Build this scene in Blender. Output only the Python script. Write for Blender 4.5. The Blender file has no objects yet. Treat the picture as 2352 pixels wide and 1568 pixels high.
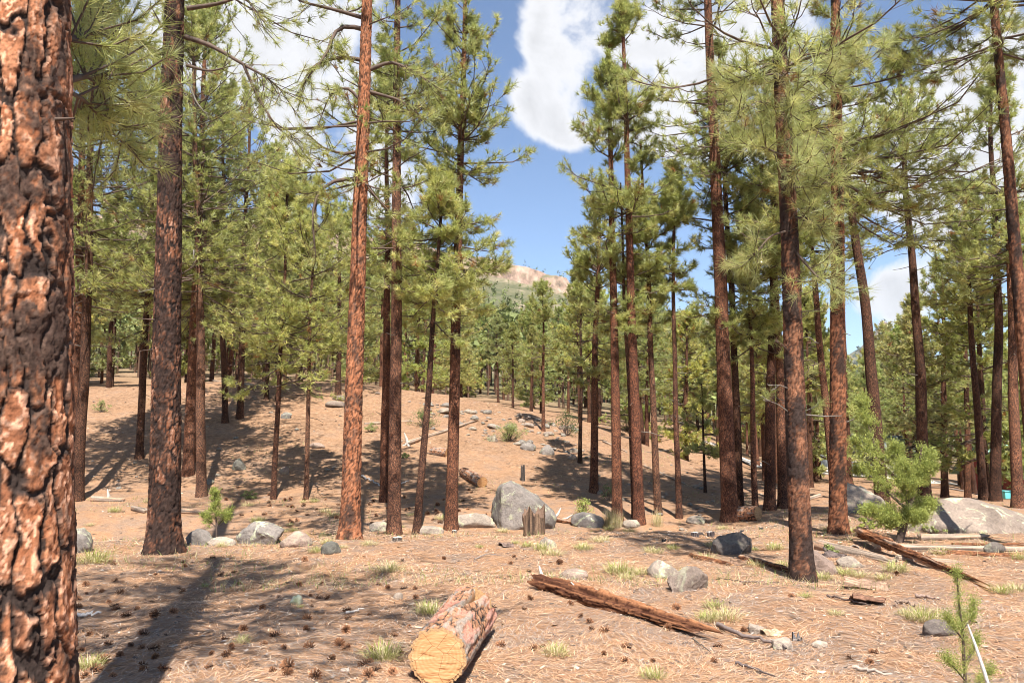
import bpy, bmesh, math, random
import numpy as np

# ------------------------------------------------------------------ camera, light, exposure
scene = bpy.context.scene
COL = scene.collection
R = math.radians
F = 1801.0                 # focal length in units of a 2352 px wide frame (18 mm lens on a 23.5 mm sensor)
PITCH = R(7.2)
EYE = 1.65
cam_d = bpy.data.cameras.new('camera')
cam_d.sensor_width = 23.5
cam_d.lens = 23.5 * F / 2352
cam_d.clip_start = 0.05
cam_d.clip_end = 20000
cam = bpy.data.objects.new('camera', cam_d)
COL.objects.link(cam)
cam.location = (0, 0, EYE)
cam.rotation_euler = (R(90) + PITCH, 0, 0)
scene.camera = cam

SUN_EL, SUN_AZ = R(57), R(9.5)          # the sun stands behind the camera, a little to the right
sun_dir = (math.sin(SUN_AZ) * math.cos(SUN_EL), -math.cos(SUN_AZ) * math.cos(SUN_EL), math.sin(SUN_EL))
sl = bpy.data.lights.new('sun', 'SUN')
sl.energy = 5.0
sl.angle = R(0.53)
sl.color = (1.0, 0.955, 0.88)
so = bpy.data.objects.new('sun', sl)
COL.objects.link(so)
from mathutils import Vector, Matrix
so.rotation_euler = (-Vector(sun_dir)).to_track_quat('-Z', 'Y').to_euler()

scene.view_settings.view_transform = 'Standard'
scene.view_settings.look = 'None'
scene.view_settings.gamma = 1
scene.view_settings.use_curve_mapping = False
scene.view_settings.exposure = 1.28
scene.render.engine = 'CYCLES'
scene.cycles.max_bounces = 6
scene.cycles.diffuse_bounces = 3
scene.cycles.glossy_bounces = 2
scene.cycles.transmission_bounces = 4
scene.cycles.use_denoising = True
scene.cycles.denoising_prefilter = 'ACCURATE'
scene.cycles.filter_width = 1.0
scene.cycles.use_adaptive_sampling = True
scene.cycles.adaptive_threshold = 0.02
scene.cycles.sample_clamp_indirect = 6

world = bpy.data.worlds.new('World')
scene.world = world
world.use_nodes = True


def px_dir(u, v):
    """direction of the sight line through a point measured on the photograph"""
    a, b = (u - 1176) / F, (784 - v) / F
    c, s = math.cos(PITCH), math.sin(PITCH)
    return np.array([a, c - b * s, s + b * c])


def build_world():
    nt = world.node_tree
    N, L = nt.nodes, nt.links
    N.clear()
    out = N.new('ShaderNodeOutputWorld')
    bg = N.new('ShaderNodeBackground')
    bg.inputs['Strength'].default_value = 0.086
    sky = N.new('ShaderNodeTexSky')
    sky.sky_type = 'NISHITA'
    sky.sun_disc = False
    sky.sun_elevation = SUN_EL
    sky.sun_rotation = math.pi - SUN_AZ
    sky.altitude = 2200
    sky.air_density = 1.0
    sky.dust_density = 0.4
    sky.ozone_density = 1.8
    tc = N.new('ShaderNodeTexCoord')
    nz = N.new('ShaderNodeTexNoise')
    nz.inputs['Scale'].default_value = 7.0
    nz.inputs['Detail'].default_value = 12
    nz.inputs['Roughness'].default_value = 0.60
    nz.inputs['Distortion'].default_value = 0.25
    L.new(tc.outputs['Generated'], nz.inputs['Vector'])
    # general broken cloud everywhere
    big = N.new('ShaderNodeTexNoise')
    big.inputs['Scale'].default_value = 2.1
    big.inputs['Detail'].default_value = 2
    L.new(tc.outputs['Generated'], big.inputs['Vector'])
    mr0 = N.new('ShaderNodeMapRange')
    mr0.inputs['From Min'].default_value = 0.50
    mr0.inputs['From Max'].default_value = 0.72
    mr0.inputs['To Min'].default_value = -0.25
    mr0.inputs['To Max'].default_value = 0.55
    L.new(big.outputs['Fac'], mr0.inputs['Value'])
    acc = mr0.outputs['Result']
    # cumulus heaps and blue gaps by direction
    heaps = [(1420, 20, .17, 1), (1310, 110, .12, 1), (1290, 230, .10, 1), (1270, 310, .06, 1), (1450, 150, .12, 1), (1600, 330, .08, 1), (1680, 260, .10, 1), (1540, 60, .12, 1),
             (800, 130, .10, 1), (740, 200, .08, 1), (570, 50, .08, 1), (600, 130, .07, 1), (655, 370, .04, 1), (960, 430, .08, 1), (900, 320, .09, 1), (470, 20, .09, 1),
             (2230, 230, .10, 1), (2280, 330, .09, 1), (2150, 420, .07, 1), (2090, 690, .05, 1), (2010, 660, .04, 1), (1900, 480, .07, 1), (330, 40, .07, 1), (1880, 300, .08, 1),
             (1110, 220, .13, -1), (1150, 450, .12, -1), (1110, 50, .10, -1), (660, 60, .03, -1), (1480, 480, .14, -1), (1720, 90, .05, -1), (1700, 560, .14, -1),
             (2160, 60, .08, -1), (560, 380, .09, -1), (2000, 580, .05, -1), (1240, 500, .12, -1)]
    for u, v, rad, sg in heaps:
        d = px_dir(u, v)
        d = d / np.linalg.norm(d)
        vd = N.new('ShaderNodeVectorMath')
        vd.operation = 'DISTANCE'
        L.new(tc.outputs['Generated'], vd.inputs[0])
        vd.inputs[1].default_value = tuple(d)
        mr = N.new('ShaderNodeMapRange')
        mr.interpolation_type = 'SMOOTHSTEP'
        mr.inputs['From Min'].default_value = rad * 1.5
        mr.inputs['From Max'].default_value = rad * 0.05
        mr.inputs['To Min'].default_value = 0
        mr.inputs['To Max'].default_value = 0.85 * sg
        L.new(vd.outputs['Value'], mr.inputs['Value'])
        ad = N.new('ShaderNodeMath')
        ad.operation = 'ADD'
        L.new(acc, ad.inputs[0])
        L.new(mr.outputs['Result'], ad.inputs[1])
        acc = ad.outputs[0]
    cl = N.new('ShaderNodeClamp')
    cl.inputs['Min'].default_value = -0.5
    cl.inputs['Max'].default_value = 0.70
    L.new(acc, cl.inputs['Value'])
    na = N.new('ShaderNodeMath')
    na.operation = 'MULTIPLY_ADD'
    L.new(nz.outputs['Fac'], na.inputs[0])
    na.inputs[1].default_value = 3.3
    L.new(cl.outputs[0], na.inputs[2])
    mask = N.new('ShaderNodeMapRange')
    mask.interpolation_type = 'SMOOTHSTEP'
    mask.inputs['From Min'].default_value = 1.80
    mask.inputs['From Max'].default_value = 2.36
    L.new(na.outputs[0], mask.inputs['Value'])
    # cloud tone: bright, a little grey where thick
    tone = N.new('ShaderNodeMapRange')
    tone.inputs['From Min'].default_value = 2.15
    tone.inputs['From Max'].default_value = 2.85
    tone.inputs['To Min'].default_value = 5.0
    tone.inputs['To Max'].default_value = 3.7
    L.new(na.outputs[0], tone.inputs['Value'])
    cc = N.new('ShaderNodeCombineColor')
    L.new(tone.outputs[0], cc.inputs[0])
    L.new(tone.outputs[0], cc.inputs[1])
    tb = N.new('ShaderNodeMath')
    tb.operation = 'MULTIPLY'
    tb.inputs[1].default_value = 1.03
    L.new(tone.outputs[0], tb.inputs[0])
    L.new(tb.outputs[0], cc.inputs[2])
    mix = N.new('ShaderNodeMix')
    mix.data_type = 'RGBA'
    L.new(mask.outputs[0], mix.inputs['Factor'])
    L.new(sky.outputs[0], mix.inputs[6])
    L.new(cc.outputs[0], mix.inputs[7])
    L.new(mix.outputs[2], bg.inputs['Color'])
    L.new(bg.outputs[0], out.inputs[0])


build_world()

# ------------------------------------------------------------------ helpers
rng = np.random.default_rng(7)
random.seed(7)


def sstep(a, b, x):
    t = np.clip((x - a) / (b - a), 0, 1)
    return t * t * (3 - 2 * t)


def _hash(ix, iy, iz, seed):
    h = (ix.astype(np.int64) * 374761393 + iy.astype(np.int64) * 668265263 + iz.astype(np.int64) * 1442695041 + seed * 974634777) & 0xFFFFFFFF
    h = ((h ^ (h >> 13)) * 1274126177) & 0xFFFFFFFF
    h = ((h ^ (h >> 16)) * 2246822519) & 0xFFFFFFFF
    return ((h ^ (h >> 15)) & 0xFFFFFF) / float(0xFFFFFF)


def noise3(p, seed=0):
    i = np.floor(p).astype(np.int64)
    f = p - i
    f = f * f * f * (f * (f * 6 - 15) + 10)
    r = 0
    for dx in (0, 1):
        wx = f[..., 0] if dx else 1 - f[..., 0]
        for dy in (0, 1):
            wy = f[..., 1] if dy else 1 - f[..., 1]
            for dz in (0, 1):
                wz = f[..., 2] if dz else 1 - f[..., 2]
                r = r + wx * wy * wz * _hash(i[..., 0] + dx, i[..., 1] + dy, i[..., 2] + dz, seed)
    return r * 2 - 1


def fbm(p, octaves=4, seed=0, gain=0.5):
    a, s, r = 1.0, 1.0, 0
    for o in range(octaves):
        r = r + a * noise3(p * s, seed + o * 17)
        a *= gain
        s *= 2.03
    return r


def voro(x, y, nx, seed):
    """2D cell pattern, periodic in x with nx cells: nearest distances and a random value per cell"""
    ix, iy = np.floor(x).astype(np.int64), np.floor(y).astype(np.int64)
    f1 = np.full(x.shape, 9.0)
    f2 = np.full(x.shape, 9.0)
    rid = np.zeros(x.shape)
    for dx in (-1, 0, 1):
        for dy in (-1, 0, 1):
            cx, cy = ix + dx, iy + dy
            wx = np.mod(cx, nx)
            jx = _hash(wx, cy, np.zeros_like(cx), seed) * .85 + .07
            jy = _hash(wx, cy, np.ones_like(cx), seed) * .85 + .07
            d = np.hypot(cx + jx - x, cy + jy - y)
            rr = _hash(wx, cy, np.full_like(cx, 2), seed)
            m = d < f1
            f2 = np.where(m, f1, np.minimum(f2, d))
            rid = np.where(m, rr, rid)
            f1 = np.where(m, d, f1)
    return f1, f2, rid


class MB:
    """collects vertices, faces and point colours for one mesh"""

    def __init__(self):
        self.v, self.f, self.c, self.n = [], {3: [], 4: []}, [], 0
        self.ng = []

    def add(self, V, faces, col=None):
        V = np.asarray(V, float).reshape(-1, 3)
        faces = np.asarray(faces, np.int64)
        if len(faces):
            self.f[faces.shape[1]].append(faces + self.n)
        self.v.append(V)
        if col is None:
            col = (1, 1, 1)
        c = np.ones((len(V), 4))
        c[:, :3] = col
        self.c.append(c)
        self.n += len(V)
        return self

    def ngon(self, idx):
        self.ng.append([i + self.n for i in idx])

    def box(self, lo, hi, col=None):
        lo, hi = np.array(lo, float), np.array(hi, float)
        V = [[(lo, hi)[i][0], (lo, hi)[j][1], (lo, hi)[k][2]] for i in (0, 1) for j in (0, 1) for k in (0, 1)]
        Fs = [[0, 1, 3, 2], [4, 6, 7, 5], [0, 4, 5, 1], [2, 3, 7, 6], [0, 2, 6, 4], [1, 5, 7, 3]]
        return self.add(V, Fs, col)

    def build(self, name, mat, parent=None, loc=(0, 0, 0), smooth=False, bevel=0):
        me = bpy.data.meshes.new(name)
        V = np.concatenate(self.v) if self.v else np.zeros((0, 3))
        fs = [np.concatenate(self.f[k]) for k in (3, 4) if self.f[k]]
        nl = sum(f.size for f in fs)
        npoly = sum(len(f) for f in fs)
        me.vertices.add(len(V))
        me.vertices.foreach_set('co', (V - np.array(loc)).astype(np.float32).ravel())
        me.loops.add(nl)
        me.polygons.add(npoly)
        me.loops.foreach_set('vertex_index', np.concatenate([f.ravel() for f in fs]).astype(np.int32))
        tot = np.concatenate([np.full(len(f), f.shape[1]) for f in fs])
        me.polygons.foreach_set('loop_start', np.concatenate([[0], np.cumsum(tot)[:-1]]).astype(np.int32))
        me.polygons.foreach_set('loop_total', tot.astype(np.int32))
        if smooth:
            me.polygons.foreach_set('use_smooth', np.ones(npoly, bool))
        me.update(calc_edges=True)
        ca = me.color_attributes.new('Col', 'FLOAT_COLOR', 'POINT')
        ca.data.foreach_set('color', np.concatenate(self.c).astype(np.float32).ravel())
        me.materials.append(mat)
        me.validate()
        o = bpy.data.objects.new(name, me)
        COL.objects.link(o)
        if parent is not None:
            o.parent = parent
        else:
            o.location = loc
        if bevel:
            b = o.modifiers.new('bevel', 'BEVEL')
            b.width = bevel
            b.segments = 2
            b.limit_method = 'ANGLE'
        return o


def tag(o, label, cat, group=None):
    o['label'] = label
    o['category'] = cat
    if group:
        o['group'] = group
    return o


def thing(name, label, cat, loc=(0, 0, 0), group=None):
    o = bpy.data.objects.new(name, None)
    o.empty_display_size = 0.2
    COL.objects.link(o)
    o.location = tuple(float(c) for c in loc)
    return tag(o, label, cat, group)


def copy_thing(o, loc, rz, scale):
    c = o.copy()
    COL.objects.link(c)
    c.location = loc
    c.rotation_euler = (0, 0, rz)
    c.scale = scale
    for ch in o.children:
        k = ch.copy()
        COL.objects.link(k)
        k.parent = c
    return c


def norm(a):
    return a / np.maximum(np.linalg.norm(a, axis=-1, keepdims=True), 1e-9)


def tubes(P, rad, sides, cap=False):
    """tubes along M polylines P (M,K,3) with radii (M,K)"""
    M, K, _ = P.shape
    T = np.empty_like(P)
    T[:, 1:-1] = P[:, 2:] - P[:, :-2]
    T[:, 0] = P[:, 1] - P[:, 0]
    T[:, -1] = P[:, -1] - P[:, -2]
    T = norm(T)
    ref = np.where(np.abs(T[:, :1, 2:3]) > .8, np.array([1., 0, 0]), np.array([0, 0, 1.]))
    A = norm(np.cross(T, ref))
    B = np.cross(T, A)
    th = np.arange(sides) * 2 * math.pi / sides
    ring = A[:, :, None] * np.cos(th)[:, None] + B[:, :, None] * np.sin(th)[:, None]
    V = P[:, :, None] + ring * rad[:, :, None, None]
    idx = np.arange(M * K * sides).reshape(M, K, sides)
    a = idx[:, :-1]
    b = idx[:, 1:]
    Q = np.stack([a, np.roll(a, -1, 2), np.roll(b, -1, 2), b], -1).reshape(-1, 4)
    return V.reshape(-1, 3), Q


# ------------------------------------------------------------------ materials
MATS = {}


def mat(name, build):
    if name in MATS:
        return MATS[name]
    m = bpy.data.materials.new(name)
    m.use_nodes = True
    nt = m.node_tree
    b = nt.nodes['Principled BSDF']
    build(nt, nt.nodes, nt.links, b)
    MATS[name] = m
    return m


def nnode(N, t, **kw):
    n = N.new(t)
    for k, v in kw.items():
        n.inputs[k].default_value = v
    return n


def ramp(N, stops):
    r = N.new('ShaderNodeValToRGB')
    e = r.color_ramp.elements
    while len(e) < len(stops):
        e.new(0.5)
    for i, (p, c) in enumerate(stops):
        e[i].position = p
        e[i].color = (*c, 1) if len(c) == 3 else c
    return r


def mixc(N, L, fac, a, b, mode='MIX'):
    m = N.new('ShaderNodeMix')
    m.data_type = 'RGBA'
    m.blend_type = mode
    for sock, val in ((m.inputs[0], fac), (m.inputs[6], a), (m.inputs[7], b)):
        if isinstance(val, (int, float)):
            sock.default_value = val
        elif isinstance(val, tuple):
            sock.default_value = (*val, 1)
        else:
            L.new(val, sock)
    return m.outputs[2]


def noise_node(N, L, vec, scale, detail=4, rough=.55, dist=0):
    n = nnode(N, 'ShaderNodeTexNoise', Scale=scale, Detail=detail, Roughness=rough, Distortion=dist)
    if vec is not None:
        L.new(vec, n.inputs['Vector'])
    return n.outputs['Fac']


def bump(N, L, b, h, strength, dist):
    bp = nnode(N, 'ShaderNodeBump', Strength=strength, Distance=dist)
    L.new(h, bp.inputs['Height'])
    L.new(bp.outputs[0], b.inputs['Normal'])


def m_flat(name, col, rough=.7, metal=0, var=.25, scale=6.0, bmp=0.0):
    def f(nt, N, L, b):
        tc = N.new('ShaderNodeTexCoord')
        n = noise_node(N, L, tc.outputs['Object'], scale, 5)
        lo = tuple(c * (1 - var) for c in col)
        hi = tuple(min(1, c * (1 + var)) for c in col)
        r = ramp(N, [(.3, lo), (.7, hi)])
        L.new(n, r.inputs[0])
        L.new(r.outputs[0], b.inputs['Base Color'])
        b.inputs['Roughness'].default_value = rough
        b.inputs['Metallic'].default_value = metal
        if bmp:
            bump(N, L, b, n, bmp, .02)
    return mat(name, f)


def m_attr(name, rough=.8, var=.2, scale=40.0, bmp=.0, trans=0.0, tint=False, spec=.3):
    """colour from the mesh's own point colours, with fine procedural variation"""
    def f(nt, N, L, b):
        at = N.new('ShaderNodeAttribute')
        at.attribute_name = 'Col'
        tc = N.new('ShaderNodeTexCoord')
        n = noise_node(N, L, tc.outputs['Object'], scale, 5, .65)
        r = ramp(N, [(.25, (1 - var,) * 3), (.75, (1 + var,) * 3)])
        L.new(n, r.inputs[0])
        c = mixc(N, L, 1.0, at.outputs['Color'], r.outputs[0], 'MULTIPLY')
        if tint:
            oi = N.new('ShaderNodeObjectInfo')
            c = mixc(N, L, 1.0, c, oi.outputs['Color'], 'MULTIPLY')
        L.new(c, b.inputs['Base Color'])
        b.inputs['Roughness'].default_value = rough
        b.inputs['Specular IOR Level'].default_value = spec
        if bmp:
            bump(N, L, b, n, bmp, .01)
        if trans:
            tr = N.new('ShaderNodeBsdfTranslucent')
            L.new(c, tr.inputs[0])
            ms = N.new('ShaderNodeMixShader')
            ms.inputs[0].default_value = trans
            L.new(b.outputs[0], ms.inputs[1])
            L.new(tr.outputs[0], ms.inputs[2])
            L.new(ms.outputs[0], nt.nodes['Material Output'].inputs[0])
    return mat(name, f)


M_NEEDLE = m_attr('pine_needles', .42, .12, 3.0, trans=.55, tint=True, spec=.5)
M_BARKA = m_attr('plated_bark', .9, .38, 60.0, bmp=.6, tint=True, spec=.15)
M_TWIG = m_flat('twig_bark', (.085, .055, .040), .9, var=.35, scale=9)
M_DEAD = m_flat('bleached_twig', (.14, .12, .10), .85, var=.3, scale=14)
M_LEAF = m_attr('shrub_leaves', .5, .15, 8.0, trans=.3, tint=True)
M_GRASS = m_attr('grass_blades', .55, .12, 6.0, trans=.35)
M_LITTER = m_attr('fallen_needles', .7, .15, 20.0, trans=.1)
M_WOOD = m_attr('weathered_wood', .85, .35, 45.0, bmp=.5, spec=.15)
M_CONE = m_attr('cone_scales', .8, .2, 60.0, tint=True, spec=.2)
M_FAR = m_attr('far_foliage', .7, .2, .5, trans=.15)


def _bark_far(nt, N, L, b):
    tc = N.new('ShaderNodeTexCoord')
    mp = N.new('ShaderNodeMapping')
    mp.inputs['Scale'].default_value = (11, 11, 2.0)
    L.new(tc.outputs['Object'], mp.inputs[0])
    n0 = noise_node(N, L, tc.outputs['Object'], 12, 3)
    vv = N.new('ShaderNodeVectorMath')
    vv.operation = 'ADD'
    sc_ = N.new('ShaderNodeVectorMath')
    sc_.operation = 'SCALE'
    sc_.inputs['Scale'].default_value = .8
    nc = nnode(N, 'ShaderNodeTexNoise', Scale=9.0, Detail=3.0)
    L.new(tc.outputs['Object'], nc.inputs['Vector'])
    L.new(nc.outputs['Color'], sc_.inputs[0])
    L.new(mp.outputs[0], vv.inputs[0])
    L.new(sc_.outputs[0], vv.inputs[1])
    vo = N.new('ShaderNodeTexVoronoi')
    vo.feature = 'DISTANCE_TO_EDGE'
    L.new(vv.outputs[0], vo.inputs['Vector'])
    r = ramp(N, [(.0, (.035, .025, .02)), (.08, (.08, .045, .032)), (.20, (.225, .108, .060)), (.6, (.325, .175, .105))])
    L.new(vo.outputs['Distance'], r.inputs[0])
    n2 = noise_node(N, L, tc.outputs['Object'], 22, 5, .7)
    r2 = ramp(N, [(.3, (.5, .5, .52)), (.7, (1.4, 1.36, 1.36))])
    L.new(n2, r2.inputs[0])
    oi = N.new('ShaderNodeObjectInfo')
    c = mixc(N, L, 1.0, r.outputs[0], r2.outputs[0], 'MULTIPLY')
    n3 = noise_node(N, L, tc.outputs['Object'], 1.7, 5, .65)
    r3 = ramp(N, [(.34, (.42, .42, .44)), (.56, (1.08, 1.06, 1.05))])
    L.new(n3, r3.inputs[0])
    c = mixc(N, L, 1.0, c, r3.outputs[0], 'MULTIPLY')
    c = mixc(N, L, 1.0, c, oi.outputs['Color'], 'MULTIPLY')
    L.new(c, b.inputs['Base Color'])
    b.inputs['Roughness'].default_value = .9
    b.inputs['Specular IOR Level'].default_value = .15
    bump(N, L, b, vo.outputs['Distance'], .8, .03)


M_BARKF = mat('ridged_bark', _bark_far)


def _rock(nt, N, L, b):
    tc = N.new('ShaderNodeTexCoord')
    oi = N.new('ShaderNodeObjectInfo')
    ad = N.new('ShaderNodeVectorMath')
    ad.operation = 'ADD'
    L.new(tc.outputs['Object'], ad.inputs[0])
    L.new(oi.outputs['Location'], ad.inputs[1])
    p = ad.outputs[0]
    n1 = noise_node(N, L, p, 2.2, 8, .62)
    r1 = ramp(N, [(.25, (.16, .14, .125)), (.5, (.30, .265, .24)), (.78, (.44, .385, .34))])
    L.new(n1, r1.inputs[0])
    c = mixc(N, L, 1.0, r1.outputs[0], oi.outputs['Color'], 'MULTIPLY')
    n2 = noise_node(N, L, p, 26, 4, .7)
    r2 = ramp(N, [(.3, (.7, .7, .72)), (.62, (1.12, 1.1, 1.08))])
    L.new(n2, r2.inputs[0])
    c = mixc(N, L, 1.0, c, r2.outputs[0], 'MULTIPLY')
    # lichen crusts
    n3 = noise_node(N, L, p, 3.4, 7, .68, .6)
    r3 = ramp(N, [(.535, (0, 0, 0)), (.60, (1, 1, 1))])
    L.new(n3, r3.inputs[0])
    ml = N.new('ShaderNodeMath')
    ml.operation = 'MULTIPLY'
    L.new(r3.outputs[0], ml.inputs[0])
    L.new(oi.outputs['Alpha'], ml.inputs[1])
    n4 = noise_node(N, L, p, 15, 3)
    r4 = ramp(N, [(.35, (.30, .31, .17)), (.65, (.52, .52, .38))])
    L.new(n4, r4.inputs[0])
    c = mixc(N, L, ml.outputs[0], c, r4.outputs[0])
    L.new(c, b.inputs['Base Color'])
    b.inputs['Roughness'].default_value = .92
    b.inputs['Specular IOR Level'].default_value = .2
    s = N.new('ShaderNodeMath')
    s.operation = 'ADD'
    L.new(n1, s.inputs[0])
    L.new(n2, s.inputs[1])
    bump(N, L, b, s.outputs[0], .7, .03)


M_ROCK = mat('lichened_rock', _rock)


def _ground(nt, N, L, b):
    geo = N.new('ShaderNodeNewGeometry')
    P = geo.outputs['Position']
    sp = N.new('ShaderNodeSeparateXYZ')
    L.new(P, sp.inputs[0])
    # needle litter: streaks in several directions
    prev = None
    for k, (ang, sc) in enumerate(((20, 1.0), (75, 1.15), (130, .9), (165, 1.05))):
        mp = N.new('ShaderNodeMapping')
        mp.inputs['Rotation'].default_value = (0, 0, R(ang))
        mp.inputs['Scale'].default_value = (8 * sc, 120 * sc, 60)
        L.new(P, mp.inputs[0])
        n = noise_node(N, L, mp.outputs[0], 1.0, 3, .6, 1.2)
        if prev is None:
            prev = n
        else:
            mx = N.new('ShaderNodeMath')
            mx.operation = 'MAXIMUM'
            L.new(prev, mx.inputs[0])
            L.new(n, mx.inputs[1])
            prev = mx.outputs[0]
    lit = ramp(N, [(.42, (.11, .075, .06)), (.52, (.30, .16, .09)), (.62, (.47, .27, .15)), (.75, (.60, .42, .28))])
    L.new(prev, lit.inputs[0])
    # duff patches
    n1 = noise_node(N, L, P, 1.6, 6, .65)
    r1 = ramp(N, [(.42, (0, 0, 0)), (.62, (1, 1, 1))])
    L.new(n1, r1.inputs[0])
    n1b = noise_node(N, L, P, 30, 4, .7)
    duff = ramp(N, [(.3, (.13, .105, .09)), (.7, (.34, .27, .22))])
    L.new(n1b, duff.inputs[0])
    h = N.new('ShaderNodeMath')
    h.operation = 'MULTIPLY'
    h.inputs[1].default_value = .62
    L.new(r1.outputs[0], h.inputs[0])
    c1 = mixc(N, L, h.outputs[0], lit.outputs[0], duff.outputs[0])
    # the knoll: paler, thinner litter over stony soil
    n2 = noise_node(N, L, P, .55, 7, .7)
    n3 = noise_node(N, L, P, 7.0, 6, .72)
    soil = ramp(N, [(.33, (.075, .045, .03)), (.45, (.225, .128, .074)), (.60, (.32, .195, .115)), (.74, (.48, .36, .25))])
    L.new(n3, soil.inputs[0])
    kn = N.new('ShaderNodeMapRange')
    kn.inputs['From Min'].default_value = 16
    kn.inputs['From Max'].default_value = 27
    L.new(sp.outputs['Y'], kn.inputs['Value'])
    r2 = ramp(N, [(.25, (.25, .25, .25)), (.6, (1, 1, 1))])
    L.new(n2, r2.inputs[0])
    km = N.new('ShaderNodeMath')
    km.operation = 'MULTIPLY'
    L.new(kn.outputs[0], km.inputs[0])
    L.new(r2.outputs[0], km.inputs[1])
    c2 = mixc(N, L, km.outputs[0], c1, soil.outputs[0])
    # pale flecks
    n5 = noise_node(N, L, P, 16, 5, .75)
    r5 = ramp(N, [(.66, (0, 0, 0)), (.72, (1, 1, 1))])
    L.new(n5, r5.inputs[0])
    f5 = N.new('ShaderNodeMath')
    f5.operation = 'MULTIPLY'
    L.new(r5.outputs[0], f5.inputs[0])
    L.new(kn.outputs[0], f5.inputs[1])
    c2 = mixc(N, L, f5.outputs[0], c2, (.55, .45, .36))
    # mountain: tan soil and pink cliffs
    n6 = noise_node(N, L, P, .03, 8, .7)
    mt = ramp(N, [(.40, (.075, .08, .04)), (.54, (.13, .12, .07)), (.68, (.30, .23, .165))])
    L.new(n6, mt.inputs[0])
    mm = N.new('ShaderNodeMapRange')
    mm.inputs['From Min'].default_value = 60
    mm.inputs['From Max'].default_value = 130
    L.new(sp.outputs['Y'], mm.inputs['Value'])
    c3 = mixc(N, L, mm.outputs[0], c2, mt.outputs[0])
    sn = N.new('ShaderNodeSeparateXYZ')
    L.new(geo.outputs['True Normal'], sn.inputs[0])
    mps = N.new('ShaderNodeMapping')
    mps.inputs['Scale'].default_value = (.16, .16, .03)
    L.new(P, mps.inputs[0])
    n7 = noise_node(N, L, mps.outputs[0], 1.0, 7, .7)
    cliff = ramp(N, [(.36, (.085, .062, .05)), (.48, (.23, .155, .115)), (.66, (.37, .27, .205))])
    L.new(n7, cliff.inputs[0])
    st = N.new('ShaderNodeMapRange')
    st.inputs['From Min'].default_value = .72
    st.inputs['From Max'].default_value = .52
    L.new(sn.outputs['Z'], st.inputs['Value'])
    sm = N.new('ShaderNodeMath')
    sm.operation = 'MULTIPLY'
    L.new(st.outputs[0], sm.inputs[0])
    L.new(mm.outputs[0], sm.inputs[1])
    c4 = mixc(N, L, sm.outputs[0], c3, cliff.outputs[0])
    L.new(c4, b.inputs['Base Color'])
    b.inputs['Roughness'].default_value = .95
    b.inputs['Specular IOR Level'].default_value = .1
    s = N.new('ShaderNodeMath')
    s.operation = 'ADD'
    L.new(prev, s.inputs[0])
    L.new(n3, s.inputs[1])
    bump(N, L, b, s.outputs[0], .9, .035)


M_GROUND = mat('needle_covered_ground', _ground)


def _cut(nt, N, L, b):
    """sawn wood end: rings round the pith, radial checks"""
    tc = N.new('ShaderNodeTexCoord')
    P = tc.outputs['Object']
    ln = N.new('ShaderNodeVectorMath')
    ln.operation = 'LENGTH'
    L.new(P, ln.inputs[0])
    nz = noise_node(N, L, P, 5, 3)
    ad = N.new('ShaderNodeMath')
    ad.operation = 'MULTIPLY_ADD'
    L.new(nz, ad.inputs[0])
    ad.inputs[1].default_value = .035
    L.new(ln.outputs['Value'], ad.inputs[2])
    sn = N.new('ShaderNodeMath')
    sn.operation = 'MULTIPLY'
    sn.inputs[1].default_value = 240
    L.new(ad.outputs[0], sn.inputs[0])
    s2 = N.new('ShaderNodeMath')
    s2.operation = 'SINE'
    L.new(sn.outputs[0], s2.inputs[0])
    mr = N.new('ShaderNodeMapRange')
    mr.inputs['From Min'].default_value = -1
    L.new(s2.outputs[0], mr.inputs['Value'])
    r = ramp(N, [(.0, (.445, .24, .10)), (.6, (.48, .265, .115)), (1, (.50, .285, .13))])
    L.new(mr.outputs[0], r.inputs[0])
    mp = N.new('ShaderNodeMapping')
    mp.inputs['Rotation'].default_value = (0, 0, R(-35))
    mp.inputs['Scale'].default_value = (6, 6, 45)
    mp.inputs['Rotation'].default_value = (0, R(-32), 0)
    L.new(P, mp.inputs[0])
    n2 = noise_node(N, L, mp.outputs[0], 1.0, 5, .6)
    r2 = ramp(N, [(.34, (.40, .24, .12)), (.42, (.86, .80, .72)), (.56, (1.0, 1.0, 1.0)), (.66, (1.22, 1.32, 1.5))])
    L.new(n2, r2.inputs[0])
    c = mixc(N, L, 1.0, r.outputs[0], r2.outputs[0], 'MULTIPLY')
    vo = N.new('ShaderNodeTexVoronoi')
    vo.feature = 'DISTANCE_TO_EDGE'
    vo.inputs['Scale'].default_value = 6.0
    L.new(P, vo.inputs['Vector'])
    r3 = ramp(N, [(.0, (.35, .2, .1)), (.012, (1, 1, 1))])
    L.new(vo.outputs['Distance'], r3.inputs[0])
    c = mixc(N, L, 1.0, c, r3.outputs[0], 'MULTIPLY')
    L.new(c, b.inputs['Base Color'])
    b.inputs['Roughness'].default_value = .75
    bump(N, L, b, n2, .5, .01)


M_CUT = mat('sawn_wood', _cut)

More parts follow.
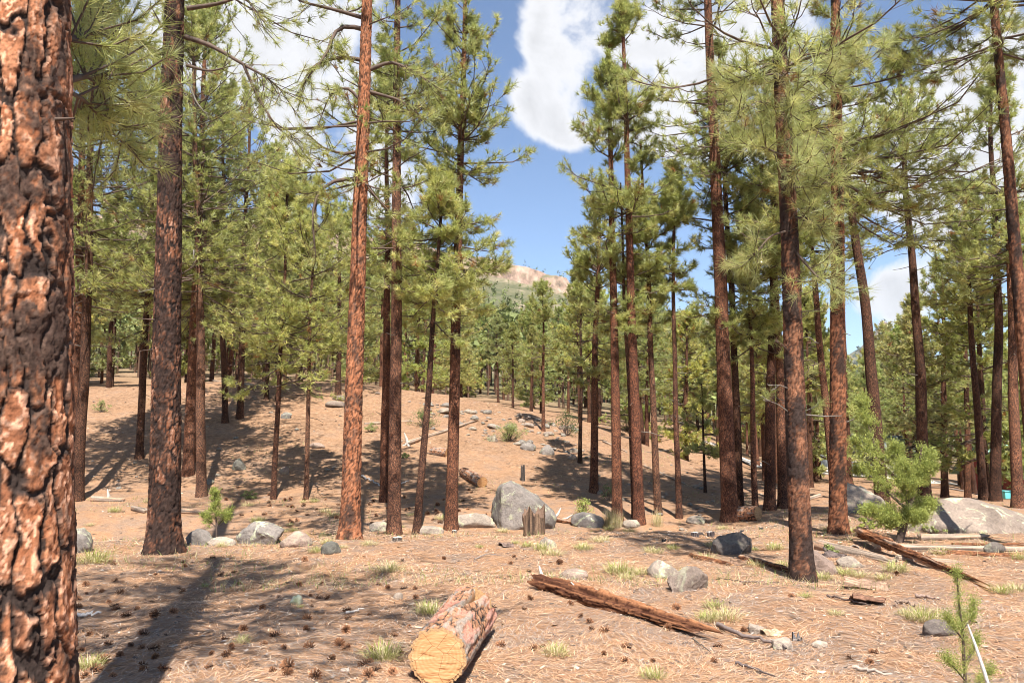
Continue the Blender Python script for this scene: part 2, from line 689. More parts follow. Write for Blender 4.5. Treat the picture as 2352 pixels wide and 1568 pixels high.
# ------------------------------------------------------------------ terrain
TY = np.array([40, 60, 100, 160, 300, 470, 574, 585, 640, 1200, 2000, 2860, 2900, 4500.])
TA = np.array([-1.4, -.57, -.24, -.03, .07, .09, .2, .24, .313, .36, .45, .48, .53, .65, 1.4])
_rid = np.array([.29, .295, .273, .231, .208, .178, .166, .162, .127, .09, .05, .04, .04, .04, .04])
_clf = np.array([.030, .030, .028, .023, .019, .002, 0, 0, 0, 0, 0, 0, 0, 0, 0])
_far = np.array([0, 0, 0, 0, 0, 0, 0, 0, .02, .06, .12, .153, .105, .07, .05])
TT = np.array([
    [.060, .060, .060, .040, .025, .020, -.005, -.020, -.042, -.046, -.052, -.055, -.060, -.078, -.09],
    [.068, .068, .066, .046, .032, .028, .012, -.005, -.034, -.040, -.046, -.050, -.056, -.076, -.08],
    [.090, .090, .086, .058, .045, .042, .030, .018, -.010, -.015, -.020, -.022, -.028, -.035, -.04],
    [.120, .120, .115, .085, .070, .068, .055, .045, .020, .010, .0, .0, .0, .0, .0],
    _rid * .62, _rid * .86 - _clf * .6, _rid - _clf * 1.15 - .004, _rid, _rid * .93,
    _rid * .5, np.maximum(_rid * .3, _far * .55), np.maximum(_rid * .2, _far * .86), np.maximum(_rid * .2, _far), _far * .6])
KX = [-60, -30, -22, -15, -8, -3, 0, 3, 5.5, 8, 10.5, 14]
KZ = [3.0, 3.3, 3.8, 4.3, 4.3, 3.7, 3.1, 2.5, 1.7, .75, .12, 0]


def H(x, y):
    x = np.asarray(x, float)
    y = np.asarray(y, float)
    a = x / np.maximum(y, 40)
    # table of far slopes
    yy = np.clip(y, TY[0], TY[-1])
    k = np.clip(np.searchsorted(TY, yy) - 1, 0, len(TY) - 2)
    f = (yy - TY[k]) / (TY[k + 1] - TY[k])
    aa = np.clip(a, TA[0], TA[-1])
    j = np.clip(np.searchsorted(TA, aa) - 1, 0, len(TA) - 2)
    g = (aa - TA[j]) / (TA[j + 1] - TA[j])
    g = np.where(y > 400, g, g * g * (3 - 2 * g))
    t = (TT[k, j] * (1 - g) + TT[k, j + 1] * g) * (1 - f) + (TT[k + 1, j] * (1 - g) + TT[k + 1, j + 1] * g) * f
    far = EYE + t * np.maximum(y, 40)
    # the near bench, the gully and the knoll
    A = np.interp(x, KX, KZ)
    s = np.clip((y - 19.3) / 18.7, 0, 1)
    s = np.where(s < .2, s * s * 2.2, s * 1.14 - .14)
    s = np.where(s > .88, .88 + (s - .88) * (1 - (s - .88) * 3.4), s)
    near = A * np.clip(s, 0, 1) * 1.09
    near = near - .32 * np.exp(-((y - 17.0 - .12 * x) / 1.9) ** 2) * (1 - sstep(3.5, 7, x))
    near = near - 1.3 * sstep(21, 40, y) * sstep(8, 14, x)
    near = near - .25 * sstep(12.5, 16, y) * (1 - sstep(-7, -3, x))*(1-sstep(17,20,y))
    q = np.stack([x, y, np.zeros_like(x)], -1)
    near = near + .05 * fbm(q * .45, 3, 3) + .022 * fbm(q * 2.1, 3, 9)
    w = sstep(41, 56, y)
    wr = sstep(26, 44, y)
    w = w + (wr - w) * sstep(8, 14, x)
    z = near * (1 - w) + far * w
    m = sstep(110, 260, y)
    z = z + m * (3.2 * fbm(q * .018, 5, 21) + 1.3 * fbm(q * .09, 3, 33) * np.where(y > 1500, 4, 1))
    return z


def Hs(x, y):
    return float(H(np.array([x]), np.array([y]))[0])


_tt = np.geomspace(2.2, 900, 2600)


def ground(u, v):
    """where the sight line through (u, v) meets the ground"""
    d = px_dir(u, v)
    d = d / d[1]
    z = EYE + d[2] * _tt
    x = d[0] * _tt
    below = z <= H(x, _tt)
    i = int(np.argmax(below)) if below.any() else len(_tt) - 1
    y = _tt[i]
    return np.array([x[i], y, Hs(x[i], y)])


def at(u, v, y):
    d = px_dir(u, v)
    d = d / d[1]
    return np.array([d[0] * y, y, EYE + d[2] * y])


def px(w, y):
    return w / F * y


def build_ground():
    ys = [-14.0]
    while ys[-1] < 4600:
        ys.append(ys[-1] + max(.05, .0118 * (ys[-1] + 6)) if ys[-1] > 0 else ys[-1] + .7)
    ys = np.array(sorted(set(ys) | {576.0, 579.0, 582.0, 585.0}))
    a = np.linspace(-1.25, 1.25, 250)
    a = np.sign(a) * (np.abs(a) * .55 + .45 * np.abs(a) ** 2)
    Y = np.repeat(ys, len(a))
    X = np.tile(a, len(ys)) * (np.maximum(Y, 0) + 9)
    Z = H(X, Y)
    m = MB()
    nx, ny = len(a), len(ys)
    i = np.arange((ny - 1) * nx).reshape(ny - 1, nx)[:, :-1]
    m.add(np.stack([X, Y, Z], -1), np.stack([i, i + 1, i + nx + 1, i + nx], -1).reshape(-1, 4))
    o = m.build('ground', M_GROUND, smooth=True)
    o['kind'] = 'structure'


build_ground()

# ------------------------------------------------------------------ foliage and trees
NEEDLE_COLS = np.array([(.385, .405, .120), (.440, .445, .150), (.315, .345, .105), (.480, .460, .170), (.385, .415, .160)])


def tufts(m, pos, axis, n, ln, wd, rs, cols=NEEDLE_COLS, spread=1.5):
    """needle tufts: n thin needles fanning out from every pos round axis"""
    T = len(pos)
    if T == 0:
        return
    axis = norm(axis)
    ref = np.where(np.abs(axis[:, 2:3]) > .85, np.array([1., 0, 0]), np.array([0, 0, 1.]))
    A = norm(np.cross(axis, ref))
    B = np.cross(axis, A)
    phi = rs.uniform(.08, spread, (T, n))
    ps = rs.uniform(0, 2 * math.pi, (T, n))
    D = axis[:, None] * np.cos(phi)[..., None] + (A[:, None] * np.cos(ps)[..., None] + B[:, None] * np.sin(ps)[..., None]) * np.sin(phi)[..., None]
    L_ = ln * rs.uniform(.65, 1.1, (T, n)) * rs.uniform(.8, 1.15, (T, 1))
    P0 = pos[:, None] - axis[:, None] * (rs.uniform(0, .55, (T, n)) * ln)[..., None]
    S = norm(np.cross(D, rs.normal(size=(T, n, 3)))) * (wd * .5)
    tip = P0 + D * L_[..., None]
    tip[..., 2] -= .06 * L_
    V = np.stack([P0 - S, P0 + S, tip], 2).reshape(-1, 3)
    Fc = np.arange(T * n * 3).reshape(-1, 3)
    c = cols[rs.integers(0, len(cols), T)] * rs.uniform(.8, 1.2, (T, 1))
    c = np.repeat(c, n * 3, 0)
    dead = np.repeat(rs.random(T) < .02, n * 3)
    c[dead] = (.30, .17, .06)
    m.add(V, Fc, c)


def crown(spine, h0, h1, rmax, nb, nt, nn, ln, wd, seed, wood_r=.022, droop=.25, low_el=-.15, shape=.55, bias=None, sparse_low=0., tuft_p=.75, lean=False):
    """boughs + tufts of one pine. spine(h) gives the trunk axis; returns (wood, needles)"""
    rs = np.random.default_rng(seed)
    wood, leaf = MB(), MB()
    nw = max(4, nb // 6)
    wc = np.sort(rs.uniform(0, 1, nw))
    s = np.clip(np.sort(np.where(rs.random(nb) < .72, wc[rs.integers(0, nw, nb)] + rs.normal(0, .012, nb), rs.uniform(0, 1, nb))), 0, .995)
    h = h0 + (h1 - h0) * s
    az = np.arange(nb) * 2.39996 + rs.normal(0, .5, nb)
    prof = (.72 + .28 * np.sin(np.clip(s * 1.9, 0, 1) * math.pi * .62)) * (1 - s) ** shape + .09
    Lb = rmax * prof * np.clip(rs.normal(.88, .28, nb), .3, 1.4)
    if bias is not None:
        Lb = Lb * (1 + bias[1] * np.cos(az - bias[0]))
    el0 = low_el + (.9 - low_el) * s ** 1.1 + rs.normal(0, .18, nb)
    K = 7
    t = np.linspace(0, 1, K)
    el = el0[:, None] - droop * np.sin(t * math.pi)[None] * (1 - s[:, None]) + (.55 * t ** 2)[None] + rs.normal(0, .10, (nb, K))
    aza = az[:, None] + np.cumsum(rs.normal(0, .16, (nb, K)), 1)
    D = np.stack([np.cos(aza) * np.cos(el), np.sin(aza) * np.cos(el), np.sin(el)], -1)
    base = np.array([spine(x) for x in h])
    P = base[:, None] + np.concatenate([np.zeros((nb, 1, 3)), np.cumsum(D[:, 1:] * (Lb / (K - 1))[:, None, None], 1)], 1)
    rr = (wood_r * (.45 + .55 * Lb / rmax))[:, None] * (1 - .82 * t)[None]
    hc = np.linspace(h0 - .1, h[-1], 10)
    V, Q = tubes(np.array([[spine(x) for x in hc]]), np.full((1, 10), wood_r * .4), 3)
    wood.add(V, Q)
    V, Q = tubes(P[:, ::2] if lean else P, rr[:, ::2] if lean else rr, 4 if lean else 5)
    wood.add(V, Q)
    # twigs
    M = nb * nt
    bi = np.repeat(np.arange(nb), nt)
    tt = rs.uniform(.22, 1.0, M)
    k = np.minimum((tt * (K - 1)).astype(int), K - 2)
    fr = tt * (K - 1) - k
    p0 = P[bi, k] * (1 - fr)[:, None] + P[bi, k + 1] * fr[:, None]
    d = norm(P[bi, k + 1] - P[bi, k])
    ang = rs.choice([-1, 1], M) * rs.uniform(.35, 1.15, M)
    ca, sa = np.cos(ang), np.sin(ang)
    dx = np.stack([d[:, 0] * ca - d[:, 1] * sa, d[:, 0] * sa + d[:, 1] * ca, d[:, 2] + rs.uniform(-.35, .5, M)], -1)
    dx = norm(dx)
    tl = (Lb[bi] * .34 + .10) * rs.uniform(.5, 1.15, M) * (1.15 - .55 * tt)
    up = np.array([0, 0, 1.])
    p1 = p0 + dx * (tl * .5)[:, None]
    d2 = norm(dx + up * .45 + rs.normal(0, .15, (M, 3)))
    p2 = p1 + d2 * (tl * .5)[:, None]
    keep = np.ones(M, bool)
    if sparse_low:
        keep = rs.random(M) > sparse_low * (1 - s[bi]) ** 1.5
    tp = np.stack([p0, p1, p2], 1)[keep]
    tr_ = np.tile(np.array([.0075, .006, .004]) * (wood_r / .022) ** .6, (len(tp), 1))
    if lean:
        tp, tr_ = tp[:, ::2], tr_[:, ::2]
    V, Q = tubes(tp, tr_, 3)
    wood.add(V, Q)
    p2k, d2k, p1k, dxk = p2[keep], d2[keep], p1[keep], dx[keep]
    mid = rs.random(len(p1k)) < tuft_p
    tipd = norm(P[:, -1] - P[:, -2])
    side = norm(np.cross(d2k, up) + 1e-6) * rs.choice([-1, 1], len(p2k))[:, None]
    off = p1k + (p2k - p1k) * .4 + side * (ln * .7) + rs.normal(0, ln * .3, p1k.shape)
    ok = rs.random(len(off)) < tuft_p * .8
    pos = np.concatenate([p2k, p1k[mid], P[:, -1], off[ok]])
    ax = np.concatenate([d2k, dxk[mid], tipd, norm(side * .7 + d2k)[ok]]) + up * .25
    tufts(leaf, pos, ax, nn, ln, wd, rs)
    return wood, leaf


def curve_fn(p0, p1, h1, wob, seed):
    rs = np.random.default_rng(seed)
    ph = rs.uniform(0, 6.28, 4)
    d = (np.array(p1) - np.array(p0))
    d = d / max(d[2], .1)

    def f(h):
        b = np.array(p0) + d * h
        e = wob * min(1, h / 3.0)
        b[0] += e * (math.sin(h * .55 + ph[0]) - math.sin(ph[0]) + .4 * math.sin(h * 1.7 + ph[1]))
        b[1] += e * (math.sin(h * .5 + ph[2]) - math.sin(ph[2]))
        return b
    return f


BARK_A, BARK_B, BARK_C = np.array((.235, .098, .048)), np.array((.330, .170, .098)), np.array((.145, .070, .042))


def bark_colour(shape, edge, rid, r2, n, char, dark=(.028, .022, .020), furk=1.0, fw=.20, hi=None):
    c = BARK_A + (BARK_B - BARK_A) * np.clip(r2 * 1.1, 0, 1)[..., None]
    c = c + (BARK_C - c) * (np.clip(rid - .55, 0, 1) * 1.3)[..., None]
    grey = sstep(.3, .65, n)[..., None] * .35
    c = c * (1 - grey) + np.array((.27, .225, .20)) * grey
    fur = (1 - sstep(.06, fw, edge + .10 * n)) * furk
    ch = sstep(.55 - char, .95 - char, n * .6 + .35 + (1 - rid) * .25)
    fur = np.clip(np.maximum(fur, ch * .92), 0, 1)[..., None]
    if hi is not None:
        hh = sstep(.66, .8, hi)[..., None] * .55
        c = c * (1 - hh) + np.array((.60, .40, .29)) * hh
    return c * (1 - fur) + np.array(dark) * fur


def bark_trunk(spine, hs, radius, nth, seed, depth, plate=(.10, .26), char=.05, base_flare=.35, flare_h=.22):
    """trunk surface with plates standing proud of the furrows"""
    hs = np.asarray(hs)
    C = np.array([spine(h) for h in hs])
    rad = np.array([radius(h) for h in hs])
    th = np.arange(nth) * 2 * math.pi / nth
    r0 = radius(0)
    nc = max(5, int(round(2 * math.pi * r0 / plate[0])))
    TH, HH = np.meshgrid(th, hs)
    cs = np.stack([np.cos(TH) * r0, np.sin(TH) * r0, HH], -1)
    wl = fbm(cs * np.array([4, 4, 2.2]), 3, seed + 31)
    wx = fbm(cs * 9.0, 4, seed) * .26 + .45 * wl
    wy = fbm(cs * 8.0, 4, seed + 5) * .22
    X = TH / (2 * math.pi) * nc + wx
    Yc = HH / plate[1] + wy
    f1, f2, rid = voro(X, Yc, nc, seed)
    n = fbm(cs * np.array([7, 7, 3.]), 4, seed + 9)
    n2 = fbm(cs * 38, 2, seed + 11)
    # scaly flakes on the plates: two sizes of thin overlapping scales
    g1, g2, r2 = voro(TH / (2 * math.pi) * nc * 3 + wx * 3, HH / plate[1] * 7 + wy * 5, nc * 3, seed + 3)
    k1, k2, r3 = voro(TH / (2 * math.pi) * nc * 6 + wx * 5, HH / plate[1] * 17 + wy * 8, nc * 6, seed + 6)
    edge = f2 - f1 + .035 * n2 + .10 * (r2 - .5) * sstep(.5, .1, f2 - f1)
    disp = depth * sstep(.07, .15, edge) * (.85 + .3 * rid) + depth * .5 * (np.round(r2 * 5) / 5 - .5) + depth * .36 * (np.round(r3 * 4) / 4 - .5) + depth * .06 * n2
    ridge = .07 * np.sin(TH * 5 + seed) + .05 * np.sin(TH * 3 + seed * 2)
    fl = 1 + (base_flare + base_flare * 1.2 * ridge * 3) * np.exp(-np.maximum(HH, 0) / flare_h) if base_flare else 1.0
    rr = rad[:, None] * fl + disp - depth * .6
    V = C[:, None] + np.stack([np.cos(TH) * rr, np.sin(TH) * rr, np.zeros_like(rr)], -1)
    colr = bark_colour(TH.shape, edge, rid, np.clip(r2 * .75 + r3 * .55 - .15, 0, 1), n * .75 + .25 * n2 + .45 * (r3 - .5), char, furk=float(np.clip(r0 / .2, .5, 1)), fw=.27 if r0 > .2 else .20, hi=r3 if r0 > .2 else None)
    lines = (1 - .5 * (1 - sstep(.02, .10, g2 - g1))) * (1 - .3 * (1 - sstep(.02, .12, k2 - k1)))
    colr = colr * (1 + (lines[..., None] - 1) * min(1, r0 / .15)) * (.85 + .35 * r3[..., None])
    m = MB()
    K = len(hs)
    idx = np.arange(K * nth).reshape(K, nth)
    a, b = idx[:-1], idx[1:]
    Q = np.stack([a, np.roll(a, -1, 1), np.roll(b, -1, 1), b], -1).reshape(-1, 4)
    m.add(V.reshape(-1, 3), Q, colr.reshape(-1, 3))
    return m


def plain_trunk(spine, h1, radius, sides, n=26):
    hs = np.concatenate([[-.25, 0, .12, .3], np.linspace(.6, h1, n)])
    P = np.array([[spine(h) for h in hs]])
    rad = np.array([[radius(max(h, 0)) * (1 + .3 * math.exp(-max(h, 0) / .2)) for h in hs]])
    V, Q = tubes(P, rad, sides)
    return MB().add(V, Q)


def hero(u0, v0, w0, u1, v1, cb, top, rad, label, nb=44, nt=7, nn=None, depth=None, ln=.18, char=.08, tint=(1, 1, 1), leaf=(1, 1, 1), seed=0,
         name='pine_tree', wob=.03, bias=None, sparse=0., extra=None, low_el=-.15, droop=.25, wood=.024, dead=4, tuft_p=.75, taper=.80, wd=None):
    """one pine measured from the photograph: foot (u0, v0), trunk width w0, a point (u1, v1) higher on the axis, heights of crown foot and tip"""
    g = ground(u0, v0) if depth is None else np.array([*at(u0, v0, depth)[:2], 0])
    g[2] = Hs(g[0], g[1])
    y = g[1]
    p1 = at(u1, v1, y)
    hgt = at(u0, top, y)[2] - g[2]
    h0 = at(u0, cb, y)[2] - g[2]
    r0 = px(w0, y) * (.5 if y < 5 else .43)
    sp = curve_fn(g, p1, hgt, wob, seed)
    rf = lambda h: r0 * (1 - taper * np.clip(h / hgt, 0, 1) ** 1.15) + .012
    t = thing(name, label, 'pine tree', g)
    if y < 16.5:
        dz = max(.016, .0021 * y) if y > 5 else .0098
        vis = min(hgt, 1.65 + .62 * y)
        hs = np.concatenate([np.arange(-.2, vis, dz), np.arange(vis, hgt, .3), [hgt]])
        nth = int(np.clip(2 * math.pi * r0 / (dz * .75), 24, 230))
        tr = bark_trunk(sp, hs, rf, nth, seed + 1, depth=min(.10 * r0, .017), plate=(max(.05, r0 * .36), max(.17, r0 * 1.45)), char=char)
        o = tr.build('trunk', M_BARKA, t, loc=g, smooth=False)
    else:
        o = plain_trunk(sp, hgt, rf, 12).build('trunk', M_BARKF, t, loc=g, smooth=True)
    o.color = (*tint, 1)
    wd = wd or max(.0052, y * .00084)
    if nn is None:
        nn = int(np.clip(470 / y, 15, 36))
    W, Lf = crown(sp, h0, hgt, rad * 1.3, int(nb * 1.15), nt, nn, ln, wd, seed + 100, wood_r=wood, bias=bias, sparse_low=sparse, low_el=low_el, droop=droop, tuft_p=tuft_p, lean=y > 11)
    rs = np.random.default_rng(seed + 50)
    # dead stubs on the bare trunk
    for k in range(dead):
        hh = rs.uniform(.3, 1) * h0
        a = rs.uniform(0, 6.28)
        c = sp(hh)
        l_ = rs.uniform(.12, .45) + r0
        d = np.array([math.cos(a), math.sin(a), rs.uniform(-.2, .25)])
        pts = np.array([[c, c + d * l_ * .6, c + d * l_ + np.array([0, 0, rs.uniform(-.08, .05)])]])
        V, Q = tubes(pts, np.array([[.012, .009, .005]]), 5)
        MB().add(V, Q).build('dead_branch', M_DEAD if rs.random() < .5 else M_TWIG, t, loc=g)
    if extra:
        HB['t'], HB['g'] = t, g
        extra(W, Lf, sp, y, rs, nn, ln, wd)
    b = W.build('branch_wood', M_TWIG, t, loc=g)
    c = Lf.build('crown', M_NEEDLE, t, loc=g)
    c.color = (*leaf, 1)
    return t


HB = {}


def hand_bough(W, Lf, pts, r0, rs, nn, ln, wd, n_twig=8, tl=.35, t0=.3, hang=0.0, tuft=True):
    """one bough along given points with side twigs"""
    pts = np.array(pts)
    k = np.linspace(0, len(pts) - 1, 10)
    i = np.minimum(k.astype(int), len(pts) - 2)
    f = (k - i)[:, None]
    P = pts[i] * (1 - f) + pts[i + 1] * f
    P[1:-1] = (P[:-2] + 2 * P[1:-1] + P[2:]) / 4
    W = MB()
    V, Q = tubes(P[None], (r0 * (1 - .8 * np.linspace(0, 1, 10)))[None], 6)
    W.add(V, Q)
    pos, ax = [], []
    tw = []
    for j in range(n_twig):
        q = rs.uniform(t0, 1) * 9
        a = min(int(q), 8)
        p = P[a] + (P[a + 1] - P[a]) * (q - a)
        d = P[a + 1] - P[a]
        d = d / np.linalg.norm(d)
        e = d + rs.normal(0, .75, 3)
        e[2] -= hang
        e = e / np.linalg.norm(e)
        l_ = tl * rs.uniform(.4, 1.1)
        p1 = p + e * l_ * .55
        e2 = e + np.array([0, 0, .6 - hang]) + rs.normal(0, .2, 3)
        e2 = e2 / np.linalg.norm(e2)
        p2 = p1 + e2 * l_ * .45
        tw.append([p, p1, p2])
        if tuft:
            pos += [p2, p1]
            ax += [e2, e]
    V, Q = tubes(np.array(tw), np.tile([.007, .006, .004], (len(tw), 1)), 4)
    W.add(V, Q)
    W.build('bough' if tuft else 'dead_branch', M_TWIG if tuft or rs.random() < .5 else M_DEAD, HB['t'], loc=HB['g'])
    if tuft:
        pos.append(P[-1])
        ax.append(P[-1] - P[-2])
        tufts(Lf, np.array(pos), np.array(ax), nn, ln, wd, rs)


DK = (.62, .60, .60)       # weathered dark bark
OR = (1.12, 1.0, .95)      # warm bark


def ex_edge(W, Lf, sp, y, rs, nn, ln, wd):
    def A(u, v, dy=0):
        return at(u, v, y + dy)
    hand_bough(W, Lf, [A(30, 215), A(150, 190, .2), A(200, 170, .8), A(260, 190, 1.5), A(330, 240, 2.0)], .022, rs, 46, .17, .0045, 34, .5, .35)
    hand_bough(W, Lf, [A(30, 215), A(150, 205, .2), A(200, 230, .9), A(250, 300, 1.6), A(290, 330, 2.2)], .016, rs, 46, .17, .0045, 34, .5, .35)
    hand_bough(W, Lf, [A(30, 120), A(160, 90, .3), A(230, 70, 1.1), A(290, 120, 1.9)], .02, rs, 46, .17, .0045, 34, .5, .3)
    hand_bough(W, Lf, [A(40, 280), A(172, 272, -.08)], .02, rs, 1, .1, .003, 1, .05, .9, tuft=False)


def ex_left(W, Lf, sp, y, rs, nn, ln, wd):
    def A(u, v, dy=0):
        return at(u, v, y + dy)
    hand_bough(W, Lf, [A(425, 85), A(490, 105), A(560, 150, -.2), A(610, 175, -.3), A(655, 215, -.4)], .045, rs, 26, .17, .006, 22, .75, .45, .25)
    hand_bough(W, Lf, [A(560, 150, -.2), A(590, 220, -.2), A(640, 300, -.2), A(680, 320)], .028, rs, 26, .17, .006, 22, .6, .2, .3)
    hand_bough(W, Lf, [A(370, 125), A(320, 90), A(250, 75, .3), A(190, 60, .5)], .04, rs, 24, .16, .006, 12, .6, .5)
    hand_bough(W, Lf, [A(430, 20), A(500, 10), A(560, -10), A(600, 40)], .04, rs, 26, .17, .006, 22, .7, .4, .3)
    hand_bough(W, Lf, [A(428, 150), A(480, 165), A(540, 150)], .03, rs, 26, .17, .006, 5, .5, .4)
    hand_bough(W, Lf, [A(428, 175), A(450, 235), A(480, 270)], .025, rs, 26, .17, .006, 3, .4, .5, tuft=False)
    hand_bough(W, Lf, [A(372, 60), A(345, 12)], .02, rs, 26, .17, .006, 1, .1, .9, tuft=False)
    for (a, b, c, d) in ((345, 660, 315, 672), (345, 735, 300, 730), (420, 575, 445, 590), (345, 800, 318, 806)):
        hand_bough(W, Lf, [A(a + 25, b, -.1), A(c, d, -.25)], .014, rs, 1, .1, .003, 1, .06, .9, tuft=False)


def ex_arch(W, Lf, sp, y, rs, nn, ln, wd):
    def A(u, v, dy=0):
        return at(u, v, y + dy)
    hand_bough(W, Lf, [A(828, 412), A(770, 410), A(728, 440, -.2), A(715, 490, -.3), A(722, 560, -.3), A(725, 585, -.3)], .04, rs, 26, .16, .006, 10, .5, .15, .1)
    hand_bough(W, Lf, [A(842, 70), A(790, 55), A(760, 80, -.2), A(755, 130, -.3), A(700, 180, -.5), A(690, 220, -.5)], .045, rs, 24, .16, .006, 26, .5, .2, .5)
    hand_bough(W, Lf, [A(838, 140), A(790, 130, -.1), A(735, 140, -.2), A(700, 170, -.3), A(690, 230, -.3)], .04, rs, 24, .16, .006, 22, .5, .15, .6)
    hand_bough(W, Lf, [A(836, 240), A(800, 200), A(760, 210, -.2), A(730, 290, -.3)], .035, rs, 24, .16, .006, 22, .45, .15, .4)
    hand_bough(W, Lf, [A(832, 345), A(790, 355), A(740, 340, -.2), A(700, 300, -.3)], .035, rs, 26, .16, .006, 24, .5, .2, .2)
    hand_bough(W, Lf, [A(846, 45), A(760, 20), A(690, 5), A(640, -30)], .04, rs, 26, .16, .006, 22, .6, .3, .3)
    hand_bough(W, Lf, [A(850, 160), A(900, 140), A(960, 170), A(1010, 205)], .04, rs, 26, .16, .006, 24, .6, .3, .2)
    hand_bough(W, Lf, [A(845, 210), A(920, 230), A(970, 270)], .035, rs, 26, .16, .006, 20, .5, .3, .2)


def ex_near(W, Lf, sp, y, rs, nn, ln, wd):
    def A(u, v, dy=0):
        return at(u, v, y + dy)
    for pts in ([(1795, 240, 0), (1850, 190, -.5), (1900, 170, -.8)], [(1795, 250, 0), (1740, 230, -.5), (1690, 260, -.8)],
                [(1798, 330, 0), (1850, 300, -.6), (1910, 290, -.9)], [(1800, 360, 0), (1760, 340, -.6), (1700, 330, -.8)],
                [(1805, 430, 0), (1860, 430, -.4), (1930, 410, -.5)], [(1808, 500, 0), (1860, 500, -.3), (1900, 540, -.4)],
                [(1800, 300, 0), (1805, 260, -.7), (1815, 240, -1.0)], [(1806, 420, 0), (1830, 380, -.7), (1840, 370, -.9)],
                [(1790, 180, 0), (1850, 120, -.3), (1960, 130, -.3)], [(1788, 130, 0), (1730, 170, -.3), (1690, 190, -.5)],
                [(1812, 530, 0), (1770, 540, -.4), (1720, 600, -.5)], [(1812, 560, 0), (1880, 640, -.4), (1920, 660, -.5)]):
        hand_bough(W, Lf, [A(*p) for p in pts], .02, rs, 40, .20, .0046, 16, .42, .25)
    for (u, v) in ((1845, 835), (1860, 850), (1768, 905), (1880, 930), (1855, 720), (1915, 700)):
        p = A(u, v, .4)
        tufts(Lf, np.array([p, p + [.05, 0, .04], p + [-.06, .05, 0]]), np.array([[.2, -.3, .6], [.6, -.2, .3], [-.6, -.2, .3]]), 40, .18, .0046, rs)
        tr = ((1818 if u > 1818 else 1822), v + 18)
        hand_bough(W, Lf, [A(tr[0], tr[1], 0), A((u + tr[0]) / 2, v + 14, .2), p], .009, rs, 1, .1, .003, 1, .08, .8, tuft=False)
    for (a, b, c, d) in ((1810, 810, 1780, 780), (1815, 895, 1770, 885), (1815, 950, 1760, 918), (1850, 830, 1878, 835), (1840, 778, 1870, 780)):
        hand_bough(W, Lf, [A((a + 1818) / 2, b, 0), A((a + c) / 2, (b + d) / 2 - 6, -.15), A(c, d, -.25)], .01, rs, 1, .1, .003, 2, .12, .5, tuft=False)


